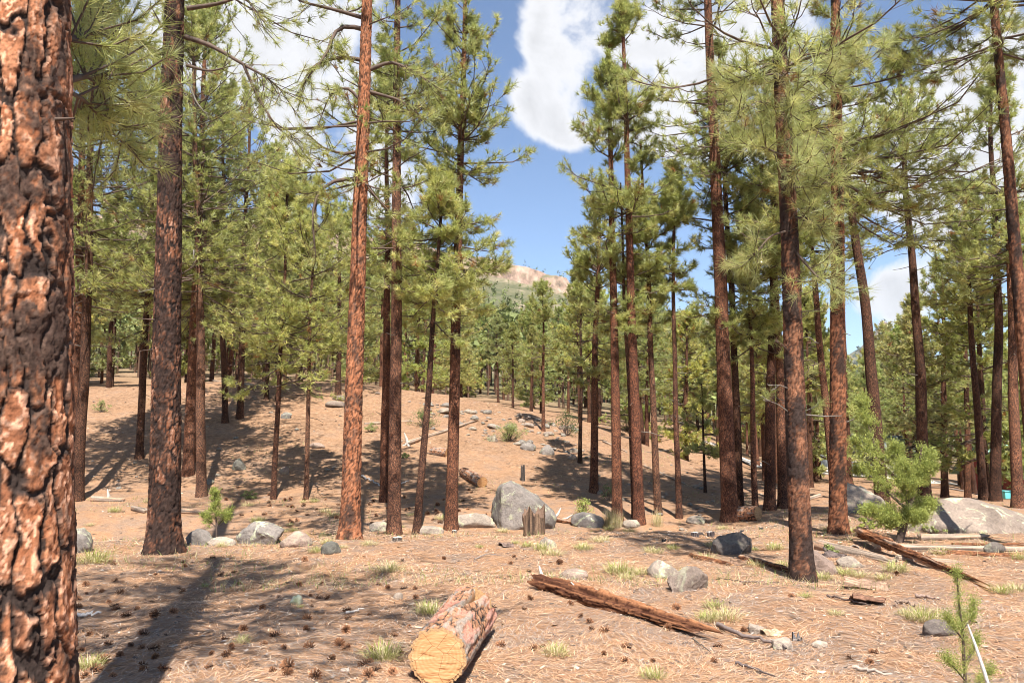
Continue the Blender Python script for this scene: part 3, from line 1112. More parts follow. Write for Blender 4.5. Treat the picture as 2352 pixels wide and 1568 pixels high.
HEROES = [
    # u0 v0 w0  u1 v1  crownfoot top radius label, options
    dict(a=(-20, 2000, 296, 22, 0, -900, -3300, 2.3), label='massive orange-plated pine trunk with black furrows, largest of all, cropped by the frame edge', depth=3.25, nb=80, nt=7, nn=22, wd=.011, char=.16, extra=ex_edge, seed=11, tint=(1.28, 1.10, 1.0), dead=0, wob=.0, leaf=(1, 1, 1), taper=.8),
    dict(a=(375, 1266, 74, 403, 0, -60, -900, 2.1), label='dark scorched pine trunk casting shade beside the lichened rocks, long boughs high up', nb=40, nt=7, char=.42, tint=(.72, .62, .60), extra=ex_left, seed=12, dead=1, wob=.01),
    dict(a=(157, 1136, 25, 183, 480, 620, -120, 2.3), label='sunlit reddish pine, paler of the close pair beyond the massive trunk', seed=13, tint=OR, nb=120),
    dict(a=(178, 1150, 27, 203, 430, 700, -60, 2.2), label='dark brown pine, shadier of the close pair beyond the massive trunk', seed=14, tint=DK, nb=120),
    dict(a=(320, 1052, 18, 336, 690, 760, 150, 2.0), label='slender dark pine on the slope between the close pair and the scorched trunk', seed=15, tint=DK, nb=90),
    dict(a=(432, 1090, 27, 448, 700, 740, 10, 2.4), label='thick reddish pine just behind the scorched trunk on the knoll foot', seed=16, tint=OR, nb=120),
    dict(a=(463, 1140, 24, 452, 560, 700, 40, 2.3), label='sunlit flaky pine standing in front of the thick reddish pine by the green sapling', seed=17, nb=120),
    dict(a=(447, 1062, 11, 452, 700, 700, 330, 1.2), label='thin red pine seen between the thick reddish pine and the flaky pine', seed=18, tint=OR, nb=90),
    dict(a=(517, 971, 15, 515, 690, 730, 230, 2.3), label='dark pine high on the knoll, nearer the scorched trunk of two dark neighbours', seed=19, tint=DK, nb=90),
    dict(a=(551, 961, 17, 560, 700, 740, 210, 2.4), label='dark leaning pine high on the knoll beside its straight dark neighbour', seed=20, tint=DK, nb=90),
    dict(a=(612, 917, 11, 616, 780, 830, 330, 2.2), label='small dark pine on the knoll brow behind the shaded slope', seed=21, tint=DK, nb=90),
    dict(a=(637, 922, 10, 645, 790, 850, 360, 2.0), label='narrow black pine on the knoll brow behind the thin young pole', seed=22, tint=(.5, .5, .5), nb=90),
    dict(a=(628, 1146, 13, 641, 840, 870, 400, 1.5), label='young pine on a thin black-footed pole with a bright full crown', seed=23, tint=(.7, .65, .65), nb=60, nt=8, leaf=(1.2, 1.18, 1.2), name='young_pine', low_el=-.3),
    dict(a=(703, 1146, 11, 714, 830, 890, 440, 1.45), label='young pine on a thin pale pole left of the thick orange trunk', seed=24, nb=58, nt=8, leaf=(1.2, 1.18, 1.2), name='young_pine', low_el=-.35),
    dict(a=(776, 906, 14, 780, 740, 790, 480, 2.0), label='dark pine rising behind the flat slabs on the knoll brow', seed=25, tint=DK, nb=90),
    dict(a=(803, 1236, 46, 829, 430, 420, -560, 1.5), label='thick orange pine with long drooping arched boughs above the dark green stone', seed=26, tint=(1.15, .95, .85), nb=30, nt=6, extra=ex_arch, sparse=.5, wob=.008, dead=3, char=.0),
    dict(a=(883, 1152, 22, 886, 560, 660, 180, 1.2), label='shaded brown pine directly behind the straight flaky pine', seed=27, tint=(.9, .75, .7), nb=64),
    dict(a=(905, 1226, 33, 909, 600, 660, -330, 1.35), label='straight flaky pine with grey-pink bark between the orange pine and the leaning pole', seed=28, nb=84, nt=7, wob=.01, tint=(1.1, 1.05, 1.05), char=.02),
    dict(a=(957, 1226, 18, 1003, 640, 740, 425, 1.0), label='leaning slim grey pole with a bushy young crown beside the straight flaky pine', seed=29, nb=64, nt=8, leaf=(1.25, 1.22, 1.3), name='young_pine', tint=(.75, .75, .78), char=.15, low_el=-.45, ln=.18, wob=.02, dead=9),
    dict(a=(1036, 1216, 30, 1061, 300, 620, -80, 1.15), label='orange-brown pine by the pale flat rock, its crown edging the open sky', seed=30, nb=96, nt=7, tint=(1.1, .95, .88), wob=.01, char=.02),
    dict(a=(1248, 990, 8, 1245, 720, 830, 660, .9), label='thin red pine alone on the knoll shoulder above the gully boulder', seed=31, nb=40, tint=OR),
    dict(a=(1332, 1062, 9, 1336, 800, 880, 590, .75), label='thin black pine on the knoll flank next to the flared brown pine', seed=32, nb=36, tint=(.45, .45, .45)),
    dict(a=(1364, 1130, 20, 1375, 600, 900, 440, 1.05), label='flared brown pine casting a slanting shadow on the knoll flank', seed=33, nb=56, tint=(.95, .85, .8)),
    dict(a=(1418, 1196, 25, 1402, 300, 660, 90, 1.0), label='smooth orange pine with dry grass stalks at its foot', seed=34, nb=52, nt=7, tint=(1.1, .92, .85), wob=.008, char=0),
    dict(a=(1468, 1202, 27, 1437, 250, 620, 8, 1.0), label='tall reddish pine with a spiky leader beside the smooth orange pine', seed=35, nb=60, nt=7, tint=(1.0, .8, .75), wob=.008, char=.02),
    dict(a=(1457, 1188, 11, 1440, 700, 760, 420, .8), label='thin flaky pine half hidden behind the tall reddish pine', seed=36, nb=30),
    dict(a=(1512, 1181, 17, 1484, 650, 760, 330, .75), label='slim wavy brown pine right of the tall reddish pine', seed=37, nb=42, wob=.03),
    dict(a=(1560, 1190, 14, 1545, 450, 680, 385, .62), label='slim straight dark pine with a short open crown below the clouds', seed=38, nb=52, tint=(.75, .7, .7), dead=10),
    dict(a=(1620, 1132, 6, 1616, 980, 1050, 880, .45), label='spindly black sapling on the bare knoll flank', seed=39, nb=18, nt=4, tint=(.45, .45, .45), name='young_pine'),
    dict(a=(1677, 1196, 41, 1636, 250, 430, -420, 1.5), label='thick ridged pine with the split log leaning at its foot', seed=40, nb=96, nt=7, wob=.01, tint=(1.05, .92, .88), char=.05),
    dict(a=(1700, 1180, 20, 1676, 650, 720, 120, 1.1), label='dark straight pine right behind the thick ridged pine', seed=41, nb=70, tint=DK),
    dict(a=(1735, 1180, 14, 1722, 780, 800, 480, 1.0), label='slim red pine between the thick ridged pine and the clump of three', seed=42, nb=60, tint=OR),
    dict(a=(1768, 1172, 27, 1774, 500, 600, 160, 1.1), label='dark thick pine, left-leaning member of the clump of three', seed=43, nb=76, tint=(.75, .66, .64)),
    dict(a=(1799, 1166, 24, 1782, 600, 660, 240, 1.0), label='warm brown pine in the middle of the clump of three', seed=44, nb=70, tint=OR),
    dict(a=(1817, 1160, 20, 1840, 500, 640, 260, 1.1), label='flaky brown pine of the clump of three, hidden behind the grey-barked pine', seed=45, nb=70),
    dict(a=(1843, 1333, 50, 1795, 250, 330, -900, 1.35), label='grey-barked pine with large bright needle tufts, foot among rotten log pieces', seed=46, nb=46, nt=6, wob=.012, tint=(.82, .76, .76), char=.34, extra=ex_near, leaf=(1.15, 1.15, 1.3), ln=.19, dead=2),
    dict(a=(1925, 1223, 40, 1920, 300, 470, -470, 1.9), label='dark red pine with a broad crown beside the pale rounded boulder', seed=47, nb=105, nt=9, wob=.008, tint=(.80, .66, .60), char=.12, bias=(0.3, .35)),
    dict(a=(1946, 1112, 25, 1930, 600, 680, 250, 1.3), label='brown pine tucked behind the dark red pine by the boulder', seed=48, nb=66, tint=(.8, .7, .65)),
    dict(a=(1908, 940, 20, 1868, 600, 640, 240, 1.4), label='red pine leaning over to the clump of three', seed=49, nb=66, depth=23, tint=OR),
    dict(a=(2022, 1060, 32, 1948, 430, 470, 90, 1.5), label='curved dark pine rising behind the bright juniper tip', seed=50, nb=80, depth=20.5, tint=DK, wob=.05),
    dict(a=(2120, 1060, 27, 2084, 480, 560, 150, 1.7), label='dark pine with a spreading crown behind the juniper and long boulder', seed=51, nb=84, depth=23, tint=DK, wob=.04, dead=9),
    dict(a=(2170, 1140, 17, 2165, 800, 880, 600, 1.2), label='pale red pine beyond the long boulder', seed=52, nb=60, depth=29, tint=OR),
    dict(a=(2222, 1130, 15, 2215, 800, 900, 560, 1.2), label='thin brown pine beyond the long boulder beside the asphalt', seed=53, nb=60, depth=31, tint=(.9, .8, .75)),
    dict(a=(2258, 1130, 19, 2222, 560, 760, 430, 1.2), label='dark pine leaning left over the long boulder', seed=54, nb=60, depth=23.5, tint=DK),
    dict(a=(2286, 1140, 25, 2278, 500, 720, 150, 1.4), label='straight black-brown pine behind the long boulder', seed=55, nb=76, depth=22.5, tint=(.5, .48, .48), wob=.05),
    dict(a=(2338, 1165, 26, 2312, 500, 640, 180, 1.3), label='mottled pale pine in front of the green-roofed cabin', seed=56, nb=70, depth=20, tint=(1.25, 1.15, 1.1)),
    dict(a=(2392, 1250, 34, 2290, 100, 120, -420, 1.6), label='dark pine leaning in over the long boulder from the frame edge', seed=57, nb=64, nt=9, depth=12.5, tint=(.7, .62, .6), char=.2, wob=.01),
]
for hd in HEROES:
    a = hd.pop('a')
    hero(*a, hd.pop('label'), **hd)

# ------------------------------------------------------------------ landmarks that help to tell look-alikes apart
def near_mark(g, marks):
    return min(marks, key=lambda m: (m[1][0] - g[0]) ** 2 + ((m[1][1] - g[1]) * .8) ** 2)[0]


NEAR_MARKS = [(n, ground(u, v)) for n, u, v in (
    ('beside the sawn log', 1030, 1520), ('along the long rotten log', 1420, 1400), ('on the shady slope below the scorched trunk', 380, 1300),
    ('below the lichened rocks', 640, 1290), ('in the long trunk shadow', 430, 1430), ('close to the massive trunk', 210, 1480), ('on the open needles before the flaky pine', 900, 1330),
    ('around the hollowed brown rock', 1560, 1340), ('by the foot of the grey-barked pine', 1830, 1350), ('below the charred wood chunk', 1990, 1420), ('around the juniper sapling', 2200, 1480),
    ('by the charcoal-grey boulder', 1690, 1270), ('on the gully rim before the broken stump', 1240, 1240), ('around the stick and pale stones', 1770, 1480), ('among the fallen logs', 2150, 1300),
    ('on the bare needles left of the sawn log', 760, 1480), ('on the bare needles right of the sawn log', 1280, 1480))]
FAR_MARKS = [(n, ground(u, v)) for n, u, v in (
    ('by the round green shrub', 1170, 1010), ('near the fallen slim trunk', 1010, 1000), ('below the flat slabs', 770, 940), ('between the young poles', 660, 1090),
    ('by the close pair of pines', 190, 1080), ('under the dark pines high on the slope', 540, 990), ('around the thin red pine on the shoulder', 1250, 990), ('by the flared brown pine', 1360, 1120),
    ('behind the tall reddish pine', 1480, 1130), ('round the spindly sapling', 1620, 1130), ('above the hollow sawn log', 1080, 1060), ('at the foot of the orange-brown pine', 1040, 1180),
    ('behind the straight flaky pine', 900, 1150), ('behind the thick orange pine', 800, 1150), ('behind the scorched trunk', 400, 1160))]

# ------------------------------------------------------------------ the forest behind: copies of a few pines
def stock_pine(seed, hgt, cbf, rad, nb, nt, nn, wd, tint, r0, ln=.2):
    sp = curve_fn((0, 0, 0), (rng.normal(0, .25), rng.normal(0, .25), hgt), hgt, .04, seed)
    t = thing('pine_tree', '', 'pine tree')
    tr = plain_trunk(sp, hgt, lambda h: r0 * (1 - .82 * np.clip(h / hgt, 0, 1)) + .012, 8, 12).build('trunk', M_BARKF, t, smooth=True)
    tr.color = (*tint, 1)
    W, Lf = crown(sp, hgt * cbf, hgt, rad, nb, nt, nn, ln, wd, seed, wood_r=.03, low_el=-.3, lean=True)
    W.build('branch_wood', M_TWIG, t)
    Lf.build('crown', M_NEEDLE, t)
    return t


STOCK = []
for i in range(9):
    hgt = [10, 11, 12, 9, 10, 11, 8, 9.5, 12][i]
    cbf = [.42, .50, .36, .28, .46, .52, .12, .18, .55][i]
    STOCK.append((stock_pine(300 + i, hgt, cbf, [2.1, 1.9, 2.2, 2.1, 1.8, 1.9, 2.1, 2.1, 1.9][i], 90, 9, 11, .050,
                             [(1, .9, .85), (.6, .55, .55), (.8, .72, .7), (.55, .52, .5), (1.1, .95, .9), (.7, .65, .62), (.8, .75, .7), (.6, .6, .6), (.9, .8, .75)][i], .14), hgt))

VU = [-400, 0, 150, 400, 520, 640, 720, 800, 900, 1000, 1130, 1200, 1280, 1340, 1400, 1480, 1600, 1750, 1900, 2050, 2150, 2352, 2800]
VV = [50, 120, 150, 150, 230, 370, 540, 540, 520, 580, 650, 690, 680, 640, 560, 560, 650, 620, 640, 700, 620, 540, 500]
spots = []
rs = np.random.default_rng(77)
CLEAR = [(1878, 1972, 72), (2285, 2360, 60)]
tries = 0
while len(spots) < 298 and tries < 60000:
    tries += 1
    a = rs.uniform(-.80, .80)
    y = 21 + 115 * rs.random() ** 1.15
    x = a * y
    u = 1176 + a * F
    lim = 40.5 if x < 6 else 36 if x < 10.5 else 25
    if y < lim or (x < -27 and y < 30):
        continue
    if any(c0 < u < c1 and y < yd for c0, c1, yd in CLEAR):
        continue
    if 1150 < u < 1330 and y < 46:
        continue
    md = 1.7 if y < 45 else 2.1
    if any((x - q[0]) ** 2 + (y - q[1]) ** 2 < md * md for q in spots):
        continue
    z = Hs(x, y)
    zmax = at(u, np.interp(u, VU, VV), y)[2]
    hmax = zmax - z
    h = min(rs.uniform(8, 15), hmax * rs.uniform(.70, 1.0))
    if h < 3.2:
        continue
    spots.append((x, y, z, h))
first = set()
for x, y, z, h in spots:
    k = int(rs.integers(0, len(STOCK)))
    if h < 7 and rs.random() < .7:
        k = 6 + int(rs.integers(0, 2))
    src, hg = STOCK[k]
    s = h / hg
    sx = s * rs.uniform(.95, 1.25) if s < 1 else s
    o = copy_thing(src, (x, y, z - .05), rs.uniform(0, 6.28), (sx, sx, s))
    kind = ['red-barked pine with a high open crown', 'dark-barked pine with a high narrow crown', 'brown pine with a deep full crown', 'dark-barked pine with a low full crown', 'orange-barked pine with a high crown',
            'dull brown pine with a long bare trunk', 'bushy young pine clothed nearly to the ground', 'bushy dark young pine clothed to the ground', 'tall pine with a small topmost crown'][k]
    if x > 9:
        site = 'beside the road' if y < 75 and x < 30 else 'near the red cabin' if y < 80 else 'in the wood beyond the road'
    else:
        site = 'just behind the knoll crest' if y < 58 else 'in the forest behind the knoll' if y < 95 else 'deep in the far forest below the mesa'
    tag(o, kind + ' ' + site, 'pine tree', kind + 's ' + site)
    tn = rs.uniform(.88, 1.18)
    yl = rs.uniform(.9, 1.12)
    for ch in o.children:
        if ch.name.startswith('crown'):
            ch.color = (tn * yl, tn, tn * rs.uniform(.8, 1.25), 1)
for src, _ in STOCK:
    for ch in list(src.children):
        bpy.data.objects.remove(ch)
    bpy.data.objects.remove(src)


def far_wood():
    """the wooded mountain sides: too far to tell tree from tree"""
    rs = np.random.default_rng(5)
    m = MB()
    n = 10000
    y = 105 + 525 * rs.random(n) ** .75
    a = rs.uniform(-.85, .85, n)
    y[:700] = rs.uniform(586, 640, 700)
    a[:700] = rs.uniform(-.7, .12, 700)
    x = a * y
    z = H(x, y)
    nx_ = 900
    y[700:700 + nx_] = 80 + 110 * rs.random(nx_)
    a[700:700 + nx_] = rs.uniform(-.8, .42, nx_)
    x = a * y
    z = H(x, y)
    # keep cliffs bare, thin out by patches
    patch = fbm(np.stack([x * .02, y * .02, x * 0], -1), 3, 4)
    dens = np.where(y > 450, np.where(y > 585, 1.0, .6), 1.1)
    keep = (rs.random(n) < dens * (.75 + .5 * patch)) & ~((y > 560) & (y < 586) & (a < .085))
    x, y, z = x[keep], y[keep], z[keep]
    T = len(x)
    hgt = rs.uniform(4, 8.5, T) * np.where(y > 420, .78, 1)
    nr = y < 195
    cap = (np.interp(1176 + x / y * F, VU, VV) - 1011.5) * -y / F + EYE - z
    hgt = np.where(nr, np.clip(rs.uniform(6.5, 11, T), 3, np.maximum(cap * .95, 3)), hgt)
    P = np.stack([np.stack([x, y, z - .2], -1), np.stack([x, y, z + hgt * .8], -1)], 1)[nr]
    Vt, Q = tubes(P, np.tile([.13, .05], (len(P), 1)), 4)
    m.add(Vt, Q, (.13, .075, .05))
    up_ = np.where(nr, .42, .1)
    for lo, hi, nn in ((0, 195, 110), (195, 340, 48), (340, 900, 14)):
        k = (y >= lo) & (y < hi)
        t = k.sum()
        s = rs.random((t, nn)) ** .8
        rr = hgt[k][:, None] * .23 * (1 - s) ** .6 * rs.uniform(.4, 1, (t, nn))
        an = rs.uniform(0, 6.28, (t, nn))
        c = np.stack([x[k][:, None] + rr * np.cos(an), y[k][:, None] + rr * np.sin(an), z[k][:, None] + hgt[k][:, None] * (up_[k][:, None] + (1 - up_[k][:, None]) * s)], -1)
        sz = (hgt[k][:, None] * (.075 if nn > 60 else .13 if nn > 20 else .22) * (1.15 - .6 * s))[..., None]
        tri = np.stack([c + rs.normal(0, .6, (t, nn, 3)) * sz for _ in range(3)], 2)
        col = np.array((.185, .215, .07) if nn > 60 else (.150, .175, .055)) * rs.uniform(.6, 1.3, (t, 1, 1)) * np.ones((t, nn * 3, 1))
        m.add(tri.reshape(-1, 3), np.arange(t * nn * 3).reshape(-1, 3), col.reshape(-1, 3))
    # the blue mountain far off
    n = 2600
    y = rs.uniform(2100, 2900, n)
    a = rs.uniform(.3, .7, n)
    x = a * y
    z = H(x, y)
    s = np.repeat(rs.uniform(6, 13, n), 5)
    c = np.repeat(np.stack([x, y, z + 5], -1), 5, 0)
    tri = np.stack([c + rs.normal(0, .55, c.shape) * s[:, None] for _ in range(3)], 1)
    m.add(tri.reshape(-1, 3), np.arange(len(tri) * 3).reshape(-1, 3), (.075, .09, .035))
    o = m.build('mountain_forest', M_FAR)
    o['kind'] = 'stuff'
    o['label'] = 'dark evergreen woods covering the mountain sides and mesa top'


far_wood()

# ------------------------------------------------------------------ rocks
_ico = {}


def ico(sub):
    if sub not in _ico:
        bm = bmesh.new()
        bmesh.ops.create_icosphere(bm, subdivisions=sub, radius=1)
        V = np.array([v.co[:] for v in bm.verts])
        Fc = np.array([[v.index for v in f.verts] for f in bm.faces])
        bm.free()
        _ico[sub] = (V, Fc)
    return _ico[sub]


def rock_mesh(size, seed, sub=4, cuts=7, rough=.10, planes=None, bottom=-.45):
    rs = np.random.default_rng(seed)
    V, Fc = ico(sub)
    V = V.copy()
    pl = [(norm(rs.normal(size=3) + np.array([0, 0, .15])), rs.uniform(.62, .92)) for _ in range(cuts)]
    pl += [(norm(np.array(n, float)), d) for n, d in (planes or [])]
    for n, d in pl:
        e = V @ n - d
        V = V - np.where(e > 0, e * .93, 0)[:, None] * n
    V = V * (1 + rough * fbm(V * 1.7 + seed, 4, seed)[:, None] + rough * .28 * fbm(V * 7 + seed, 3, seed + 2)[:, None])
    V[:, 2] = np.maximum(V[:, 2], bottom)
    return V * np.array(size), Fc


RT = .72


def rock(u, vb, w, h, label, seed, tint=(1, 1, 1), lich=.8, dep=.75, sub=4, name='rock', group=None, rz=None, planes=None, cuts=7, y=None, rough=.1, sink=.25, cat='rock'):
    g = ground(u, vb) if y is None else np.array([*at(u, vb, y)[:2], 0.])
    sx, sz = px(w, g[1]) * .5, px(h, g[1])
    sy = sx * dep
    g = g + np.array([0, sy * .55, 0])
    g[2] = Hs(g[0], g[1])
    V, Fc = rock_mesh((sx * 1.08, sy, sz * .72), seed, sub, cuts, rough, planes)
    if rz:
        c, s = math.cos(rz), math.sin(rz)
        V = V @ np.array([[c, s, 0], [-s, c, 0], [0, 0, 1]])
    zb = V[:, 2].min()
    V[:, 2] += -zb - sz * sink * .6
    o = MB().add(V, Fc).build(name, M_ROCK, smooth=True)
    o.location = g
    o.color = (tint[0] * RT, tint[1] * RT, tint[2] * RT, lich)
    return tag(o, label, cat, group)


GREY, BRN, PNK, PAL, DRK = (.85, .84, .83), (.92, .8, .72), (1.2, 1.0, .88), (1.2, 1.12, 1.0), (.62, .58, .55)
rock(1196, 1203, 158, 118, 'large angular grey boulder standing in the gully behind the broken stump', 1, GREY, .55, .9, 5, 'boulder', planes=[((-1, -.3, .1), .66), ((.62, -.1, .78), .60), ((-.1, -1, .15), .66), ((.2, -.6, -.75), .66)], cuts=2, y=17.6, rough=.07, cat='boulder')
rock(1090, 1212, 100, 34, 'pale flat rock beside the orange-brown pine on the gully rim', 2, PAL, .8, .6)
rock(985, 1226, 62, 20, 'low pale rock behind the leaning slim pole', 3, PAL, .6, .6)
rock(866, 1218, 46, 24, 'small pale wedge of rock between the orange pine and the flaky pine', 4, PAL, .9, .6)
rock(596, 1250, 104, 54, 'broad grey-green lichened rock in the shade behind the cone-strewn slope', 5, GREY, 1.0, .7, 5)
rock(676, 1256, 66, 34, 'rounded pinkish rock next to the broad lichened rock', 6, PNK, .25, .7)
rock(503, 1252, 62, 22, 'low yellow-green lichened rock beside the scorched trunk', 7, PAL, 1.0, .6)
rock(452, 1252, 58, 40, 'grey rock behind the scorched trunk under the green sapling', 8, GREY, .6)
rock(757, 1272, 42, 30, 'dark green-grey stone at the edge of the orange pine\'s shade', 9, (.62, .66, .62), .55, .8)
rock(172, 1270, 60, 62, 'grey rock half hidden by the massive trunk', 10, GREY, .7)
rock(1690, 1272, 92, 54, 'dark charcoal-grey boulder behind the rotten log pieces', 11, DRK, .12, .75, 5, 'boulder', planes=[((.8, -.5, -.45), .62), ((0, -.8, .5), .75)], cat='boulder')
rock(1582, 1356, 92, 58, 'brown-grey rock with a dark hollow in its face', 12, BRN, .35, .7, 5, planes=[((-.7, -.3, .7), .55)])
rock(1524, 1326, 62, 42, 'pale yellow-lichened rock touching the hollowed brown rock', 13, PAL, 1.0, .7)
rock(1322, 1330, 64, 26, 'low pinkish stone with a lichen spot behind the long rotten log', 14, PNK, .6, .6)
rock(1258, 1258, 36, 24, 'small pale stone with yellow lichen on open needles', 15, PAL, 1.0, .8)
rock(1888, 1318, 84, 66, 'pinkish-brown slanted rock right of the grey-barked pine', 16, (1.05, .85, .76), .3, .7, 5, planes=[((.6, -.2, .75), .45)])
rock(1955, 1302, 56, 26, 'pale sunlit stone under the burnt stumps', 17, PAL, .7, .6)
rock(1992, 1180, 112, 74, 'pale rounded boulder beside the dark red pine', 18, (1.28, 1.18, 1.05), .85, .85, 5, 'boulder', planes=[((.2, -1, -.25), .66)], cat='boulder', y=18.2)
rock(2240, 1230, 285, 88, 'long low grey-brown boulder with lichen rosettes', 19, (.98, .88, .79), .8, .55, 5, 'boulder', cuts=3, planes=[((0, -.75, .66), .72), ((.6, -.3, .75), .80)], y=14.6, rough=.06, cat='boulder')
rock(2290, 1274, 48, 28, 'dark round stone in front of the fallen logs', 20, DRK, .25)
rock(2168, 1460, 70, 38, 'dark grey stone behind the juniper sapling', 21, (.62, .58, .56), .1)
rock(1600, 1203, 40, 20, 'small pale rock at the knoll foot beside the split log', 22, PAL, .6)
rock(1352, 1210, 70, 36, 'slanted lichen-grey rock beside the dead roots', 24, GREY, .9, .6)
rock(1452, 1212, 40, 18, 'cream stone at the foot of the tall reddish pine', 25, PAL, .5)
rock(915, 1376, 24, 16, 'smooth cream pebble lying on open needles', 26, (1.6, 1.45, 1.25), 0, .8, 3, rough=.04)
rock(679, 1388, 32, 24, 'small stone crusted with white-green lichen among pine cones', 27, PAL, 1.0, .8, 3)
rock(1795, 1490, 46, 34, 'pale green-yellow stone beside the dry stick', 28, PAL, 1.0, .7)
rock(1738, 1456, 36, 26, 'grey-green stone beside the pale wood chunk', 29, PAL, .9, .7)
rock(1886, 1486, 34, 14, 'white flat stone near the dark burnt chip', 30, (1.6, 1.5, 1.3), .1, .6, 3)
rock(548, 1080, 30, 28, 'round grey-green stone in the knoll shade', 31, (.75, .8, .75), .7)
rock(651, 1090, 26, 18, 'pink stone by the black-footed young pole', 32, PNK, .2)
rock(478, 1112, 22, 12, 'small dark stone at the knoll foot behind the scorched trunk', 33, (.7, .74, .7), .5)
rock(768, 936, 44, 14, 'flat brown slab on the knoll brow, larger of the two', 34, BRN, .2, .8, 3, cuts=4)
rock(780, 920, 34, 12, 'flat brown slab on the knoll brow, upper and smaller', 35, BRN, .2, .8, 3, cuts=4)
rock(1256, 1044, 34, 24, 'grey round rock on the knoll flank below the green shrub', 36, GREY, .5)
rock(1214, 1034, 34, 18, 'grey ledge stone right of the green shrub', 37, GREY, .6)
rock(1132, 1014, 28, 14, 'brown stone left of the green shrub', 38, BRN, .3)
rock(655, 962, 28, 16, 'shaded grey stone high on the knoll', 39, (.75, .78, .78), .5)
rock(727, 1030, 36, 14, 'pale split stone with a dark crack on the sunny knoll face', 40, PNK, .3, .7)
rs = np.random.default_rng(31)
pool = [rock_mesh((1, .8, .62), 600 + i, 3, 8, .12) for i in range(8)]
pool_me = []
for i, (V, Fc) in enumerate(pool):
    V = V.copy()
    V[:, 2] -= V[:, 2].min() + .12
    o = MB().add(V, Fc).build('rock', M_ROCK, smooth=True)
    pool_me.append(o.data)
    bpy.data.objects.remove(o)


def small_rock(u, v, w, label, group):
    g = ground(u, v)
    o = bpy.data.objects.new('rock', pool_me[int(rs.integers(0, 8))])
    COL.objects.link(o)
    o.location = g
    s = px(w, g[1]) * .5
    o.scale = (s, s * rs.uniform(.7, 1.2), s * rs.uniform(.6, 1.1))
    o.rotation_euler = (rs.normal(0, .15), rs.normal(0, .15), rs.uniform(0, 6.28))
    c = [PAL, PAL, PNK, GREY, BRN, (1.1, 1, .92)][int(rs.integers(0, 6))]
    o.color = (c[0] * .8, c[1] * .8, c[2] * .8, rs.uniform(.1, .8))
    site = near_mark(g, FAR_MARKS if g[1] > 15 else NEAR_MARKS)
    tag(o, label + ' ' + site, 'rock', group + ' ' + site)


for i in range(105):
    u = rs.uniform(980, 1330)
    vr = np.interp(u, [960, 1100, 1200, 1330], [918, 938, 950, 985])
    small_rock(u, vr + 4 + 70 * rs.random() ** 1.7, rs.choice([9, 12, 15, 20, 27, 36], p=[.25, .25, .2, .15, .1, .05]), 'rock on the stony knoll brow', 'rocks on the knoll brow')
for i in range(60):
    u = rs.uniform(170, 1000)
    small_rock(u, rs.uniform(905, 1130), rs.choice([6, 8, 10, 14]), 'small stone on the knoll slope', 'stones on the knoll slope')
for i in range(45):
    u = rs.uniform(1330, 1640)
    v0 = np.interp(u, [1330, 1500, 1640], [1000, 1050, 1110])
    small_rock(u, rs.uniform(v0, 1185), rs.choice([6, 8, 11, 15, 20]), 'stone on the falling knoll flank', 'stones on the knoll flank')
for i in range(26):
    small_rock(rs.uniform(1250, 1800), rs.uniform(1205, 1260), rs.choice([6, 8, 10, 14]), 'small pale rim stone', 'stones along the gully rim')

# ------------------------------------------------------------------ logs, stumps, sticks
def oriented(p0, p1):
    d = norm(np.array(p1) - np.array(p0))
    s = norm(np.cross(d, np.array([0, 0, 1.])))
    return d, s, np.cross(s, d)


